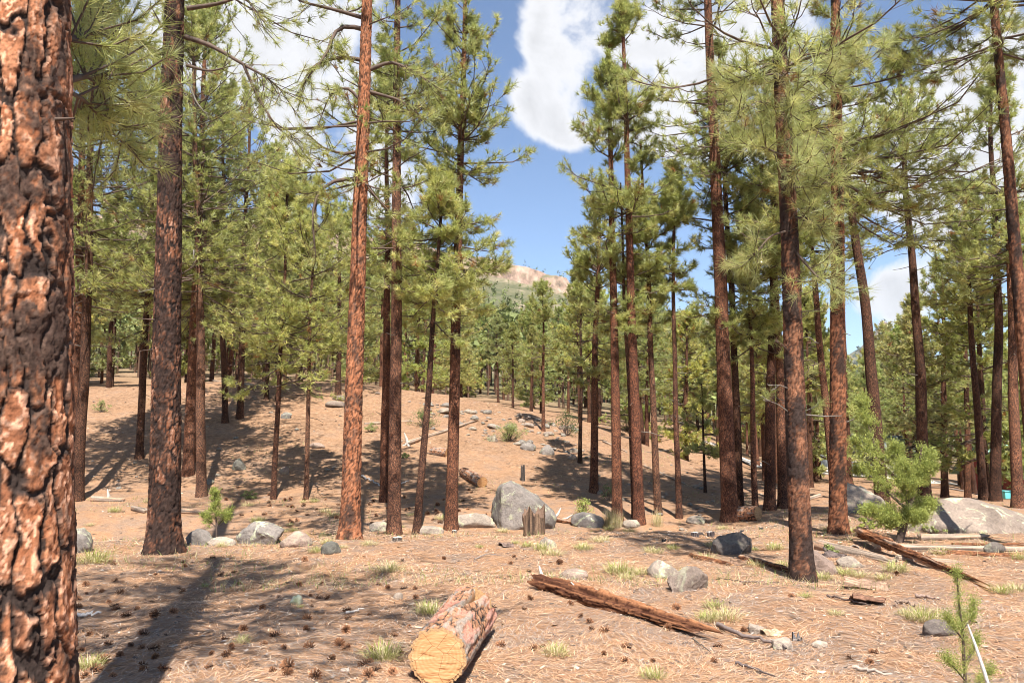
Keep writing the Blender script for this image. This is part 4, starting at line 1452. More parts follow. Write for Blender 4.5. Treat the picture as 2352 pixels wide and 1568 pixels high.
def log_mesh(p0, p1, r0, r1, seed, style, nth=28, ns=60, sag=0.0):
    """style: bark, rotten, bare. ragged ends for rotten"""
    rs = np.random.default_rng(seed)
    d, s, up = oriented(p0, p1)
    Ln = np.linalg.norm(np.array(p1) - p0)
    t = np.linspace(0, 1, ns)
    th = np.arange(nth) * 2 * math.pi / nth
    TT_, TH = np.meshgrid(t, th, indexing='ij')
    rad = r0 + (r1 - r0) * TT_
    q = np.stack([np.cos(TH), np.sin(TH), TT_ * Ln / r0 * .14], -1)
    rr = rad
    if style == 'bark':
        nc = max(5, int(round(2 * math.pi * r0 / .06)))
        wx = fbm(q * 3, 3, seed) * .4
        f1, f2, rid = voro(TH / (2 * math.pi) * nc + wx, TT_ * Ln / .13 + wx, nc, seed)
        g1, g2, r2 = voro(TH / (2 * math.pi) * nc * 4 + wx, TT_ * Ln / .026 + wx * 2, nc * 4, seed + 3)
        n = fbm(q * 5, 4, seed)
        edge = f2 - f1
        rr = rad + .06 * r0 * (sstep(.0, .2, edge) - .6) + .04 * r0 * (r2 - .5) + .05 * r0 * n
        col = bark_colour(TH.shape, edge, rid, r2, n, .02) * 1.12
        lay = (sstep(.15, .5, n))[..., None] * .5
        col = col * (1 - lay) + np.array((.42, .33, .27)) * lay
    else:
        fib = fbm(np.stack([np.cos(TH) * 5, np.sin(TH) * 5, TT_ * Ln * 1.1], -1), 4, seed)
        lum = fbm(q * np.array([1.6, 1.6, 1.0]), 4, seed + 4)
        rr = rad * (1 + (.30 if style == 'rotten' else .10) * lum + (.20 if style == 'rotten' else .07) * fib)
        f = np.clip(fib * .9 + .5, 0, 1)[..., None]
        if style == 'rotten':
            nc = max(5, int(round(2 * math.pi * r0 / .05)))
            v1, v2, vr = voro(TH / (2 * math.pi) * nc + .5 * lum, TT_ * Ln / .16 + .8 * lum, nc, seed + 20)
            crack = 1 - sstep(.03, .16, v2 - v1)
            rr = rr * (1 + .26 * (vr - .5) - .14 * crack)
            f = np.clip(f * .7 + (vr[..., None] - .4) * .5 - crack[..., None] * .8, 0, 1)
            col = np.array((.06, .022, .012)) * (1 - f) + np.array((.34, .15, .07)) * f
            pl = sstep(.35, .6, lum)[..., None] * .5
            col = col * (1 - pl) + np.array((.48, .36, .27)) * pl
        else:
            col = np.array((.12, .09, .07)) * (1 - f) + np.array((.38, .29, .22)) * f
            pl = sstep(.1, .45, lum)[..., None] * .6
            col = col * (1 - pl) + np.array((.38, .21, .12)) * pl
    along = TT_ * Ln
    if style != 'bark':
        e = Ln * (.12 if style == 'rotten' else .05)
        jag = fbm(np.stack([np.cos(TH) * 2.5, np.sin(TH) * 2.5, TH * 0], -1), 3, seed + 8)
        along = along + (TT_ > .85) * (TT_ - .85) / .15 * e * jag * 1.6 - (TT_ < .05) * (.05 - TT_) / .05 * e * jag * .4
        rr = rr * (1 - .75 * sstep(.9, 1.0, TT_) * (.5 + .5 * np.sin(TH * 2 + seed)))
    C = np.array(p0) + d * along[..., None]
    if sag:
        C[..., 2] -= sag * np.sin(TT_ * math.pi)
    V = C + (np.cos(TH)[..., None] * s + np.sin(TH)[..., None] * up) * rr[..., None]
    idx = np.arange(ns * nth).reshape(ns, nth)
    a, b = idx[:-1], idx[1:]
    Q = np.stack([a, np.roll(a, -1, 1), np.roll(b, -1, 1), b], -1).reshape(-1, 4)
    m = MB()
    m.add(V.reshape(-1, 3), Q, col.reshape(-1, 3))
    ecol = np.array((.45, .26, .13)) if style != 'bare' else np.array((.5, .4, .3))
    for k in (0, ns - 1):
        ring = V[k]
        c = ring.mean(0)
        m.add(np.concatenate([ring, c[None]]), np.array([[j, (j + 1) % nth, nth] for j in range(nth)]), ecol * .8)
    return m, V, d


def cut_disc(V_ring, d, name, parent, loc, sign, inset=.0, scale=.9):
    """sawn end of a log, its own part with the rings round its centre"""
    c = V_ring.mean(0) + d * sign * .006
    m = MB()
    pts = [c + (V_ring - V_ring.mean(0)) * k for k in (scale, scale * .66, scale * .33)]
    n = len(V_ring)
    V = np.concatenate(pts + [c[None]])
    Q = []
    for r in range(2):
        for j in range(n):
            Q.append([r * n + j, r * n + (j + 1) % n, (r + 1) * n + (j + 1) % n, (r + 1) * n + j])
    m.add(V, np.array(Q))
    T = np.array([[2 * n + j, 2 * n + (j + 1) % n, 3 * n] for j in range(n)])
    m.f[3].append(T)
    o = m.build(name, M_CUT, None, loc=c)
    if parent is not None:
        o.parent = parent
        o.location = tuple(c - np.array(loc))
    return o


def fallen(pa, pb, wa, wb, label, seed, style='rotten', name='fallen_log', cut=(0, 0), nth=26, ns=60, lift=.6, sag=0, stubs=(), dz=(0, 0), pts=None, cat='log'):
    """log lying on the ground between two measured points of its lower edge"""
    g0, g1 = (ground(*pa), ground(*pb)) if pts is None else pts
    r0, r1 = px(wa, g0[1]) * .5, px(wb, g1[1]) * .5
    p0 = g0 + np.array([0, 0, r0 * lift + dz[0]])
    p1 = g1 + np.array([0, 0, r1 * lift + dz[1]])
    loc = (p0 + p1) / 2
    t = thing(name, label, cat, loc)
    m, V, d = log_mesh(p0, p1, r0, r1, seed, style, nth, ns, sag)
    m.build('log_body', M_BARKA if style == 'bark' else M_WOOD, t, loc=loc, smooth=style != 'bark')
    if cut[0]:
        cut_disc(V[0], d, 'cut_face', t, loc, -1, scale=.88)
    if cut[1]:
        cut_disc(V[-1], d, 'cut_face', t, loc, 1, scale=.88)
    for f, vec, r in stubs:
        c = p0 + (p1 - p0) * f
        e = c + np.array(vec)
        mid = (c + e) / 2 + np.array([.02, 0, -.02])
        Vt, Q = tubes(np.array([[c, mid, e]]), np.array([[r, r * .8, r * .35]]), 7)
        MB().add(Vt, Q, (.40, .36, .32)).build('branch_stub', M_WOOD, t, loc=loc)
    return t


# the sawn log in front: barked body, sawn face, a torn split
def front_log():
    g0, g1 = ground(1004, 1572), ground(1078, 1462)
    r0 = px(124, g0[1]) * .5
    r1 = px(112, g1[1]) * .5
    p0 = g0 + np.array([0, 0, r0 * .92])
    p1 = g1 + np.array([0, 0, r1 * .85])
    t = thing('sawn_log', 'short sawn log with a bright cut face and loose pinkish bark', 'log', g0)
    m, V, d = log_mesh(p0, p1, r0, r1, 5, 'bark', 110, 130)
    # torn split running in from the far end
    Vv = m.v[0].reshape(130, 110, 3)
    TT_, TH = np.meshgrid(np.linspace(0, 1, 130), np.arange(110) * 2 * math.pi / 110, indexing='ij')
    gap = np.exp(-((TH - 1.28 - .15 * np.sin(TT_ * 5)) / (.03 + .13 * sstep(.5, 1, TT_))) ** 2) * sstep(.5, .68, TT_)
    ax = (p0 + (p1 - p0) * TT_[..., None])
    Vv += (ax - Vv) * (gap * .55)[..., None]
    # the far end is broken off unevenly
    Vv += d * ((TT_ > .8) * (TT_ - .8) / .2 * .16 * fbm(np.stack([np.cos(TH) * 2, np.sin(TH) * 2, TH * 0], -1), 3, 3))[..., None]
    cc = m.c[0][:, :3].reshape(130, 110, 3)
    red = sstep(.15, .5, fbm(np.stack([np.cos(TH) * 2.2, np.sin(TH) * 2.2, TT_ * 5], -1), 3, 12))[..., None] * .65
    cc[:] = cc * (1 - red) + np.array((.46, .20, .145)) * red
    cc[:] = cc * (1 - gap[..., None]) + np.array((.55, .36, .17)) * gap[..., None] * .6
    m.c[0][:, :3] = cc.reshape(-1, 3)
    o = m.build('bark', M_BARKA, t, loc=g0)
    o.color = (1.05, 1.1, 1.1, 1)
    cut_disc(V[0], d, 'cut_face', t, g0, -1, scale=.90)


front_log()
fallen((1238, 1350), (1588, 1455), 44, 38, 'long rust-brown rotten log lying across the open needles', 41, 'rotten', nth=44, ns=150, lift=.55,
       stubs=((.02, (-.02, .12, .16), .028), (.04, (.12, .1, -.02), .022), (.34, (-.12, .1, .12), .016)))
fallen((1703, 1290), (1822, 1318), 22, 22, 'crumbling red log piece leading to the grey-barked pine', 42, 'rotten', nth=30, ns=70, lift=.35)
fallen((1592, 1280), (1682, 1300), 10, 14, 'thin decayed wood strip in front of the charcoal-grey boulder', 43, 'rotten', lift=.3)
fallen((1884, 1262), (2052, 1296), 30, 22, 'splintered log with a bleached top edge by the dark red pine', 44, 'bare', nth=34, ns=90, lift=.4)
fallen((1978, 1246), (2238, 1338), 24, 14, 'long dark splintered log slanting over the other fallen logs', 45, 'rotten', nth=32, ns=120, lift=.75, dz=(.10, 0))
fallen((2010, 1262), (2400, 1268), 18, 15, 'long pale barkless trunk lying before the long boulder', 46, 'bare', nth=26, ns=120, lift=.5)
fallen((2112, 1240), (2266, 1236), 17, 13, 'short pale log nearest the foot of the long boulder', 47, 'bare', nth=26, ns=70, lift=.6, cut=(0, 1))
fallen((2060, 1285), (2206, 1292), 15, 9, 'grey splintered log lying in front of the long pale trunk', 48, 'bare', nth=24, ns=70, lift=.3)
fallen((2150, 1272), (2400, 1282), 15, 12, 'weathered dark log running out past the dark round stone', 49, 'rotten', nth=24, ns=90, lift=.3)
fallen((2190, 1254), (2352, 1252), 11, 8, 'reddish rotten strip of log lying against the long pale trunk', 50, 'rotten', nth=22, ns=70, lift=.3)
fallen((1672, 1194), (1742, 1194), 30, 32, 'short barked log with a split sawn end beside the thick ridged pine', 51, 'bark', nth=40, ns=60, lift=.9, cut=(0, 1))
fallen((1064, 1094), (1108, 1120), 22, 26, 'hollow sawn log on the slope above the gully boulder', 52, 'bark', nth=34, ns=50, lift=.9, cut=(0, 1))
fallen((990, 1042), (1026, 1048), 18, 20, 'sawn log with orange end beside the fallen slim trunk', 53, 'bark', nth=30, ns=40, lift=.8, cut=(0, 1))
fallen((936, 1024), (1096, 968), 10, 5, 'fallen slim dark trunk with a root plate on the sunny knoll', 54, 'bare', nth=16, ns=70, lift=1.2, stubs=((.0, (-.12, 0, .35), .06), (.0, (-.18, 0, -.1), .06), (.0, (.1, -.1, -.3), .05), (.55, (.2, 0, -.2), .03)))
fallen((838, 975), (942, 968), 6, 4, 'thin grey pole lying behind the flaky pine on the knoll', 55, 'bare', nth=12, ns=40, lift=.6)
fallen((305, 1172), (336, 1178), 13, 13, 'dark weathered plank of log left of the scorched trunk', 56, 'bare', nth=16, ns=40, lift=.7)
fallen((410, 1178), (478, 1180), 12, 8, 'dark weathered log right of the scorched trunk', 57, 'bare', nth=18, ns=50, lift=.7)
fallen((212, 1150), (284, 1152), 16, 10, 'flaky pink log beside the close pair of pines', 58, 'bare', nth=18, ns=50, lift=.5, stubs=((.5, (-.03, 0, .28), .05),))
fallen((470, 874), (530, 886), 9, 7, 'pale fallen trunk on the knoll crest, longer of two', 59, 'bare', nth=12, ns=40, lift=.6)
fallen((540, 884), (605, 890), 8, 7, 'pale fallen trunk on the knoll crest beside the small dark pine', 60, 'bare', nth=12, ns=40, lift=.6)
fallen((1480, 1072), (1572, 1112), 7, 5, 'dark fallen pole lying down the knoll flank', 61, 'bare', nth=12, ns=50, lift=.5)
fallen((1385, 1015), (1440, 1040), 5, 4, 'bleached branch lying on the knoll flank', 62, 'bare', nth=10, ns=30, lift=.6)
fallen((1262, 1196), (1345, 1208), 12, 7, 'dark dead root stretched beside the gully boulder', 63, 'rotten', nth=16, ns=50, lift=.9, stubs=((.3, (.3, .1, .12), .03), (.6, (.3, .2, .05), .025), (.1, (.2, .3, .22), .04)))
fallen((1842, 1136), (1882, 1116), 7, 9, 'bleached branch resting behind the grey-barked pine', 64, 'bare', nth=12, ns=30, lift=.6, dz=(0, .12), pts=(ground(1850, 1150), ground(1885, 1150)))


def stump(u, v, w, h, label, seed, jag=.5, tone=(.30, .19, .12), dark=(.06, .045, .035), name='stump', y=None, rim=None, cat='stump'):
    g = ground(u, v) if y is None else np.array([*at(u, v, y)[:2], 0.])
    g[2] = Hs(g[0], g[1])
    r, hh = px(w, g[1]) * .5, px(h, g[1])
    nth, ns = 40, 30
    TH, S = np.meshgrid(np.arange(nth) * 2 * math.pi / nth, np.linspace(0, 1, ns))
    cs = np.stack([np.cos(TH) * 2, np.sin(TH) * 2, S * .6], -1)
    fib = fbm(np.stack([np.cos(TH) * 6, np.sin(TH) * 6, S * 1.2], -1), 4, seed)
    top = hh * (1 - jag * (.5 + .7 * fbm(np.stack([np.cos(TH) * 2.2, np.sin(TH) * 2.2, TH * 0], -1), 3, seed + 2)))
    rr = r * (1 + .25 * np.exp(-S / .12) + .10 * fib + .06 * fbm(cs, 3, seed))
    V = np.stack([np.cos(TH) * rr, np.sin(TH) * rr, S * top - .05], -1)
    f = np.clip(fib + .5, 0, 1)[..., None]
    col = np.array(dark) * (1 - f) + np.array(tone) * f
    m = MB()
    idx = np.arange(ns * nth).reshape(ns, nth)
    a, b = idx[:-1], idx[1:]
    m.add(V.reshape(-1, 3), np.stack([a, np.roll(a, -1, 1), np.roll(b, -1, 1), b], -1).reshape(-1, 4), col.reshape(-1, 3))
    ring = V[-1]
    inner = ring * np.array([.75, .75, 1]) - np.array([0, 0, hh * .12 if jag else .0])
    c = inner.mean(0)
    n = nth
    m.add(np.concatenate([ring, inner, c[None]]), np.array([[j, (j + 1) % n, n + (j + 1) % n, n + j] for j in range(n)]), rim or tone)
    m.f[3].append(np.array([[n + j, n + (j + 1) % n, 2 * n] for j in range(n)]) + m.n - (2 * n + 1))
    o = m.build(name, M_WOOD, smooth=True)
    o.location = g
    return tag(o, label, cat)


stump(1226, 1205, 46, 74, 'tall broken orange-brown stump in front of the gully boulder', 71, .3, (.22, .14, .09), (.045, .03, .022), y=15.9, rim=(.16, .10, .07))
stump(1201, 1104, 9, 40, 'thin burnt snag standing behind the gully boulder', 72, .15, (.10, .08, .07), (.02, .018, .016), name='burnt_snag')
stump(1597, 1232, 17, 17, 'small dark cut stump, nearer the gully, of the pair above the charcoal-grey boulder', 73, .1, (.22, .18, .16), (.05, .04, .04), rim=(.5, .45, .4))
stump(1632, 1232, 17, 18, 'small dark cut stump closest to the charcoal-grey boulder', 74, .1, (.20, .16, .15), (.05, .04, .04), rim=(.5, .45, .4))
stump(1428, 1313, 9, 13, 'tiny dark stub standing in the pale grass', 75, .2, (.16, .14, .12), (.04, .035, .03))
stump(913, 1242, 20, 16, 'cut sapling stump at the foot of the straight flaky pine', 76, .1, (.2, .16, .13), (.06, .05, .045), rim=(.52, .46, .38))
stump(1044, 1224, 12, 12, 'small cut stub at the foot of the orange-brown pine', 77, .1, (.2, .16, .13), (.06, .05, .045), rim=(.5, .44, .37))
stump(1832, 1470, 22, 30, 'charred black splinter of stump beside the pale green-yellow stone', 78, .7, (.12, .11, .11), (.03, .03, .03))
stump(1704, 1222, 9, 11, 'tiny burnt stub behind the charcoal-grey boulder', 79, .2, (.10, .09, .08), (.03, .03, .03))
stump(1748, 1216, 9, 11, 'tiny burnt stub on the shaded needles by the clump of three', 80, .2, (.10, .09, .08), (.03, .03, .03))
stump(1525, 1244, 10, 14, 'small burnt stub in the grassy shade', 81, .2, (.10, .09, .08), (.03, .03, .03))


def bark_shell(u, v, w, h, label, seed, tone, rot):
    """curved slab of bark or charred wood lying on the needles"""
    g = ground(u, v)
    L_, hh = px(w, g[1]), px(h, g[1])
    n, k = 26, 18
    S, T = np.meshgrid(np.linspace(-.5, .5, n), np.linspace(-1.25, 1.25, k), indexing='ij')
    q = np.stack([S * 5, T * 2, S * 0], -1)
    nn = fbm(q, 4, seed)
    fib = fbm(np.stack([S * 3, T * 9, S * 0], -1), 3, seed + 1)
    rr = hh * .62 * (1 + .18 * nn)
    cols = np.array(tone) * (.55 + .8 * np.clip(fib + .4, 0, 1))[..., None]
    out = []
    for thick in (0, -.12):
        r2 = rr * (1 + thick)
        x = S * L_ * (1 + .2 * nn)
        out.append(np.stack([x, np.sin(T) * r2, np.cos(T) * r2 - hh * .12], -1))
    V = np.concatenate([o.reshape(-1, 3) for o in out])
    idx = np.arange(n * k).reshape(n, k)
    Q = np.stack([idx[:-1, :-1], idx[1:, :-1], idx[1:, 1:], idx[:-1, 1:]], -1).reshape(-1, 4)
    e = []
    N_ = n * k
    for line in (idx[:, 0], idx[:, -1], idx[0], idx[-1]):
        for a, b in zip(line[:-1], line[1:]):
            e.append([a, b, b + N_, a + N_])
    m = MB()
    m.add(V, np.concatenate([Q, Q[:, ::-1] + N_, np.array(e)]), np.concatenate([cols.reshape(-1, 3)] * 2))
    o = m.build('bark_slab', M_WOOD, smooth=False)
    o.location = g + np.array([0, .05, 0])
    o.rotation_euler = rot
    return tag(o, label, 'bark')


bark_shell(1992, 1352, 84, 36, 'curled hollow slab of brown bark lying on grass', 91, (.30, .19, .13), (0, .12, -.35))
bark_shell(1998, 1390, 66, 34, 'charred black-brown chunk of wood below the curled bark', 92, (.16, .085, .055), (-.5, .1, -.25))
bark_shell(1163, 1258, 30, 18, 'dark curled bark chip on the open needles', 93, (.16, .11, .09), (0, .1, .5))
bark_shell(1918, 1278, 48, 22, 'black upturned bark slab beside the splintered log', 94, (.12, .09, .08), (.4, .2, -.7))
bark_shell(1970, 1270, 26, 22, 'grey upright bark slab beside the splintered log', 95, (.28, .24, .21), (.6, .4, .9))
bark_shell(1775, 1462, 50, 26, 'pale torn wood chunk by the dry stick', 96, (.46, .33, .21), (0, .1, .3))
bark_shell(1700, 1298, 36, 20, 'dark hollow bark shell under the charcoal-grey boulder', 97, (.15, .09, .06), (0, 0, -.3))


def stick(pts, r, label, tone, seed, name='stick', group=None, up=.01):
    P = np.array([ground(*p) for p in pts]) + np.array([0, 0, r + up])
    k = np.linspace(0, len(P) - 1, 14)
    i = np.minimum(k.astype(int), len(P) - 2)
    f = (k - i)[:, None]
    Pp = P[i] * (1 - f) + P[i + 1] * f
    rs = np.random.default_rng(seed)
    Pp[1:-1] += rs.normal(0, r * .5, (12, 3))
    V, Q = tubes(Pp[None], (r * (1 - .6 * np.linspace(0, 1, 14)))[None], 7)
    o = MB().add(V, Q, tone).build(name, M_WOOD, loc=tuple(P[0]))
    return tag(o, label, 'stick', group)


stick([(1648, 1443), (1700, 1466), (1758, 1478), (1806, 1498)], .022, 'long dark bent stick by the pale green-yellow stone', (.17, .13, .115), 1)
stick([(165, 1424), (232, 1414)], .022, 'bleached stick beside the massive trunk', (.55, .5, .46), 2)
stick([(795, 1412), (836, 1404)], .014, 'short white chip of wood among the cones', (.5, .45, .4), 3)
stick([(830, 1096), (885, 1122)], .03, 'grey dead branch behind the thick orange pine', (.4, .37, .35), 4)
stick([(905, 1118), (940, 1106)], .03, 'short grey branch in the gully shade behind the straight flaky pine', (.4, .37, .35), 5)
stick([(1900, 1372), (1960, 1385), (2000, 1396)], .012, 'thin dark twig before the charred chunk', (.14, .1, .085), 6)
stick([(1790, 1340), (1710, 1338), (1650, 1330)], .008, 'dark twig lying left of the grey-barked pine', (.14, .1, .085), 7)
stick([(2105, 1372), (2160, 1384)], .018, 'brown broken branch by the slanting dark log tip', (.28, .2, .16), 8)
stick([(2060, 1386), (2105, 1396)], .018, 'brown broken branch beside the charred chunk', (.24, .17, .13), 9)
stick([(1090, 1290), (1120, 1276), (1152, 1282)], .008, 'thin arched twig on the open needles', (.25, .22, .2), 10, up=.03)
stick([(1690, 1530), (1745, 1545), (1780, 1560)], .012, 'dark knotty twig in the right foreground', (.13, .1, .09), 11)
stick([(1960, 1540), (2010, 1550), (2050, 1556)], .016, 'pale splintered twig in the right foreground', (.34, .28, .23), 12)
stick([(1590, 1470), (1630, 1500)], .007, 'small dark twig beside the end of the rotten log', (.15, .12, .1), 13)

# ------------------------------------------------------------------ pine cones
def cone_mesh(seed, openness=1.0):
    rs = np.random.default_rng(seed)
    m = MB()
    n = 52
    i = np.arange(n)
    t = (i + .5) / n
    z = -.5 + t
    rad = .34 * np.sin(np.clip(t * .90 + .10, 0, 1) * math.pi) ** .7 + .02
    an = i * 2.39996
    for k in range(n):
        c, s = math.cos(an[k]), math.sin(an[k])
        el = -.15 + 1.15 * t[k] + rs.normal(0, .14)
        out = np.array([c * math.cos(el), s * math.cos(el), math.sin(el)])
        side = np.array([-s, c, 0.])
        b = np.array([c * rad[k] * .25, s * rad[k] * .25, z[k] * .85])
        l_ = (.13 + rad[k] * .85) * openness * rs.uniform(.85, 1.15)
        w = .03 + rad[k] * .11
        tip = b + out * l_
        up = np.cross(out, side) * -.05
        V = [b - side * w * .5, b + side * w * .5, tip + side * w, tip - side * w, tip + out * .09 + up]
        sh = rs.uniform(.7, 1.3)
        cols = np.array([(.03, .015, .010)] * 2 + [(.24, .11, .055)] * 2 + [(.46, .27, .16)]) * sh
        m.add(V, np.array([[0, 1, 2, 3]]), cols)
        m.f[3].append(np.array([[3, 2, 4]]) + m.n - 5)
    V, Q = tubes(np.array([[[0, 0, -.45], [0, 0, 0], [0, 0, .42]]]), np.array([[.06, .09, .03]]), 7)
    m.add(V, Q, (.04, .022, .015))
    o = m.build('pine_cone', M_CONE)
    me = o.data
    bpy.data.objects.remove(o)
    return me


CONES = [cone_mesh(900 + i, [1, .9, 1.1, .75][i]) for i in range(4)]
rs = np.random.default_rng(909)
cone_pos = []


def cone(u, v, size=None, grey=False, shade=None):
    g = ground(u, v)
    for c in cone_pos:
        if (c[0] - g[0]) ** 2 + (c[1] - g[1]) ** 2 < .007:
            return
    cone_pos.append(g)
    o = bpy.data.objects.new('pine_cone', CONES[int(rs.integers(0, 4))])
    COL.objects.link(o)
    s = (size or rs.uniform(.048, .092))
    o.scale = (s * .95, s * .95, s)
    o.location = g + np.array([0, 0, s * rs.uniform(.10, .32)])
    o.rotation_euler = (rs.uniform(.9, 1.9), rs.uniform(-.4, .4), rs.uniform(0, 6.28))
    tn = rs.uniform(.8, 1.35)
    o.color = (tn * 1.0, tn, tn, 1) if not grey else (1.1 * tn, 1.45 * tn, 1.9 * tn, 1)
    kind = 'weathered grey pine cone' if grey else 'pale brown open pine cone' if tn > 1.08 else 'dark brown open pine cone'
    site = near_mark(g, FAR_MARKS if g[1] > 15 else NEAR_MARKS)
    tag(o, kind + ' ' + site, 'pine cone', kind + 's ' + site)


for u, v in ((848, 1524), (955, 1375), (850, 1415), (735, 1375), (715, 1395), (905, 1463), (940, 1442), (928, 1440), (1020, 1285), (1310, 1388), (1333, 1418),
             (1355, 1432), (1440, 1488), (1225, 1490), (1247, 1488), (1360, 1448), (1708, 1450), (1648, 1487), (1640, 1522), (1998, 1527), (2060, 1320), (1120, 1430),
             (237, 1524), (205, 1458), (275, 1508), (520, 1508), (760, 1520), (533, 1502), (1150, 1484), (1172, 1296), (1285, 1296), (1180, 1282), (1500, 1520)):
    cone(u, v)
for i in range(74):
    u = 170 + 760 * rs.random() ** 1.15
    v = rs.uniform(1278, 1500) if rs.random() < .8 else rs.uniform(1480, 1560)
    cone(u, v)
for i in range(14):
    cone(rs.uniform(950, 2300), rs.uniform(1270, 1550))
for i in range(70):
    cone(rs.uniform(480, 1180), rs.uniform(1120, 1205), rs.uniform(.08, .12))
for i in range(14):
    cone(rs.uniform(200, 1500), rs.uniform(1280, 1500), grey=True)

# ------------------------------------------------------------------ grass
def grass_mesh(seed, nbl, spread, hgt, dry):
    rs = np.random.default_rng(seed)
    n = nbl
    r = spread * np.sqrt(rs.random(n)) * rs.uniform(.3, 1, n)
    an = rs.uniform(0, 6.28, n)
    base = np.stack([r * np.cos(an), r * np.sin(an), np.full(n, -.01)], -1)
    lean = rs.uniform(.1, 1.35, n)
    az = an + rs.normal(0, .7, n)
    L_ = hgt * rs.uniform(.45, 1.1, n)
    seg = 4
    P = [base]
    el = math.pi / 2 - lean * .45
    for k in range(1, seg):
        d = np.stack([np.cos(az) * np.cos(el), np.sin(az) * np.cos(el), np.sin(el)], -1)
        P.append(P[-1] + d * (L_ / (seg - 1))[:, None])
        el = el - lean * .5
    P = np.stack(P, 1)
    side = np.stack([-np.sin(az), np.cos(az), np.zeros(n)], -1)[:, None]
    w = np.array([.0035, .0034, .0024, .0004])[None, :, None]
    A, B = P - side * w, P + side * w
    V = np.stack([A, B], 2).reshape(-1, 3)
    idx = np.arange(n * seg * 2).reshape(n, seg, 2)
    Q = np.stack([idx[:, :-1, 0], idx[:, :-1, 1], idx[:, 1:, 1], idx[:, 1:, 0]], -1).reshape(-1, 4)
    green = np.array((.30, .33, .075)) * rs.uniform(.75, 1.3, (n, 1))
    straw = np.array((.64, .53, .32)) * rs.uniform(.75, 1.15, (n, 1))
    isdry = (rs.random(n) < dry)[:, None]
    c = np.where(isdry, straw, green)
    t = np.linspace(0, 1, seg)[None, :, None]
    cc = straw[:, None] * (1 - np.clip(t * 2.2, 0, 1)) + c[:, None] * np.clip(t * 2.2, 0, 1)
    cc = np.repeat(cc, 2, 1).reshape(-1, 3)
    o = MB().add(V, Q, cc).build('grass_tuft', M_GRASS)
    me = o.data
    bpy.data.objects.remove(o)
    return me


GR = [grass_mesh(40 + i, [260, 200, 150, 220][i], [.20, .18, .15, .24][i], [.28, .24, .22, .26][i], [.4, .6, .35, .75][i]) for i in range(4)]
rs = np.random.default_rng(414)


def grass(u, v, w, label, group=None, k=None, hs=1.0):
    g = ground(u, v)
    k = int(rs.integers(0, 4)) if k is None else k
    o = bpy.data.objects.new('grass_tuft', GR[k])
    COL.objects.link(o)
    o.location = g
    s = px(w, g[1]) / .52
    o.scale = (s, s, s * (hs if hs != 1.0 else .62))
    o.rotation_euler = (0, 0, rs.uniform(0, 6.28))
    if group and hs == 1.0:
        site = near_mark(g, FAR_MARKS if g[1] > 15 else NEAR_MARKS)
        label, group = label + ' ' + site, group + ' ' + site
    tag(o, label, 'grass', group)


grass(882, 1512, 125, 'full green-yellow grass tuft left of the sawn log', k=0)
grass(985, 1408, 90, 'soft green grass tuft behind the sawn log', k=0)
grass(1275, 1502, 105, 'straw-based grass tuft right of the sawn log', k=1)
grass(893, 1312, 90, 'sparse yellowish grass patch between the cones and the flaky pine', k=3)
grass(470, 1348, 42, 'small bright grass tuft in the cone-strewn shade', k=2)
grass(215, 1292, 110, 'green grass patch beside the scorched trunk foot', k=0)
grass(205, 1532, 95, 'shaded grass tuft at the foot of the massive trunk', k=0)
grass(556, 1474, 66, 'low straw grass tuft in the trunk shadow edge', k=1)
for i, (u, v, w) in enumerate([(1420, 1316, 90), (1470, 1318, 70), (1640, 1395, 90), (1662, 1420, 100), (1625, 1425, 70), (1580, 1330, 60), (1210, 1255, 60), (1265, 1275, 70),
                               (1245, 1262, 60), (1640, 1255, 70), (1665, 1265, 50), (1380, 1245, 60), (1340, 1262, 60), (1500, 1270, 70), (1545, 1262, 60), (1620, 1285, 60),
                               (2120, 1425, 110), (2085, 1415, 70), (2300, 1362, 90), (2335, 1356, 70), (2060, 1312, 80), (2030, 1330, 60), (1850, 1372, 60), (1830, 1330, 50),
                               (1500, 1556, 80), (1920, 1412, 50), (1940, 1320, 80), (1975, 1325, 60), (2350, 1285, 60), (2160, 1272, 70), (1960, 1222, 60), (1900, 1218, 50),
                               (1780, 1262, 60), (1800, 1300, 60), (1730, 1265, 50), (1740, 1300, 60), (1890, 1330, 60), (1660, 1215, 40), (1400, 1216, 50), (1445, 1222, 40),
                               (1070, 1400, 26), (1390, 1388, 36), (1185, 1248, 40), (1155, 1222, 40), (725, 1268, 50), (750, 1248, 50), (690, 1395, 34), (1440, 1330, 60)]):
    grass(u, v, w, ['full green grass tuft', 'straw-yellow grass tuft', 'short green grass tuft', 'broad dry grass tuft'][i % 4], ['full green grass tufts', 'straw-yellow grass tufts', 'short green grass tufts', 'broad dry grass tufts'][i % 4], i % 4)
for i in range(26):
    grass(rs.uniform(170, 1150), rs.uniform(1150, 1262), rs.uniform(24, 50), 'low green grass tuft along the shaded gully', 'grass tufts in the gully')
for u, v in ((1398, 1205), (1408, 1208), (1418, 1210), (1510, 1208)):
    grass(u, v, 34, 'tall dry straw stalks at the foot of the smooth orange pine', 'dry stalks at the smooth orange pine', 3, 2.6)

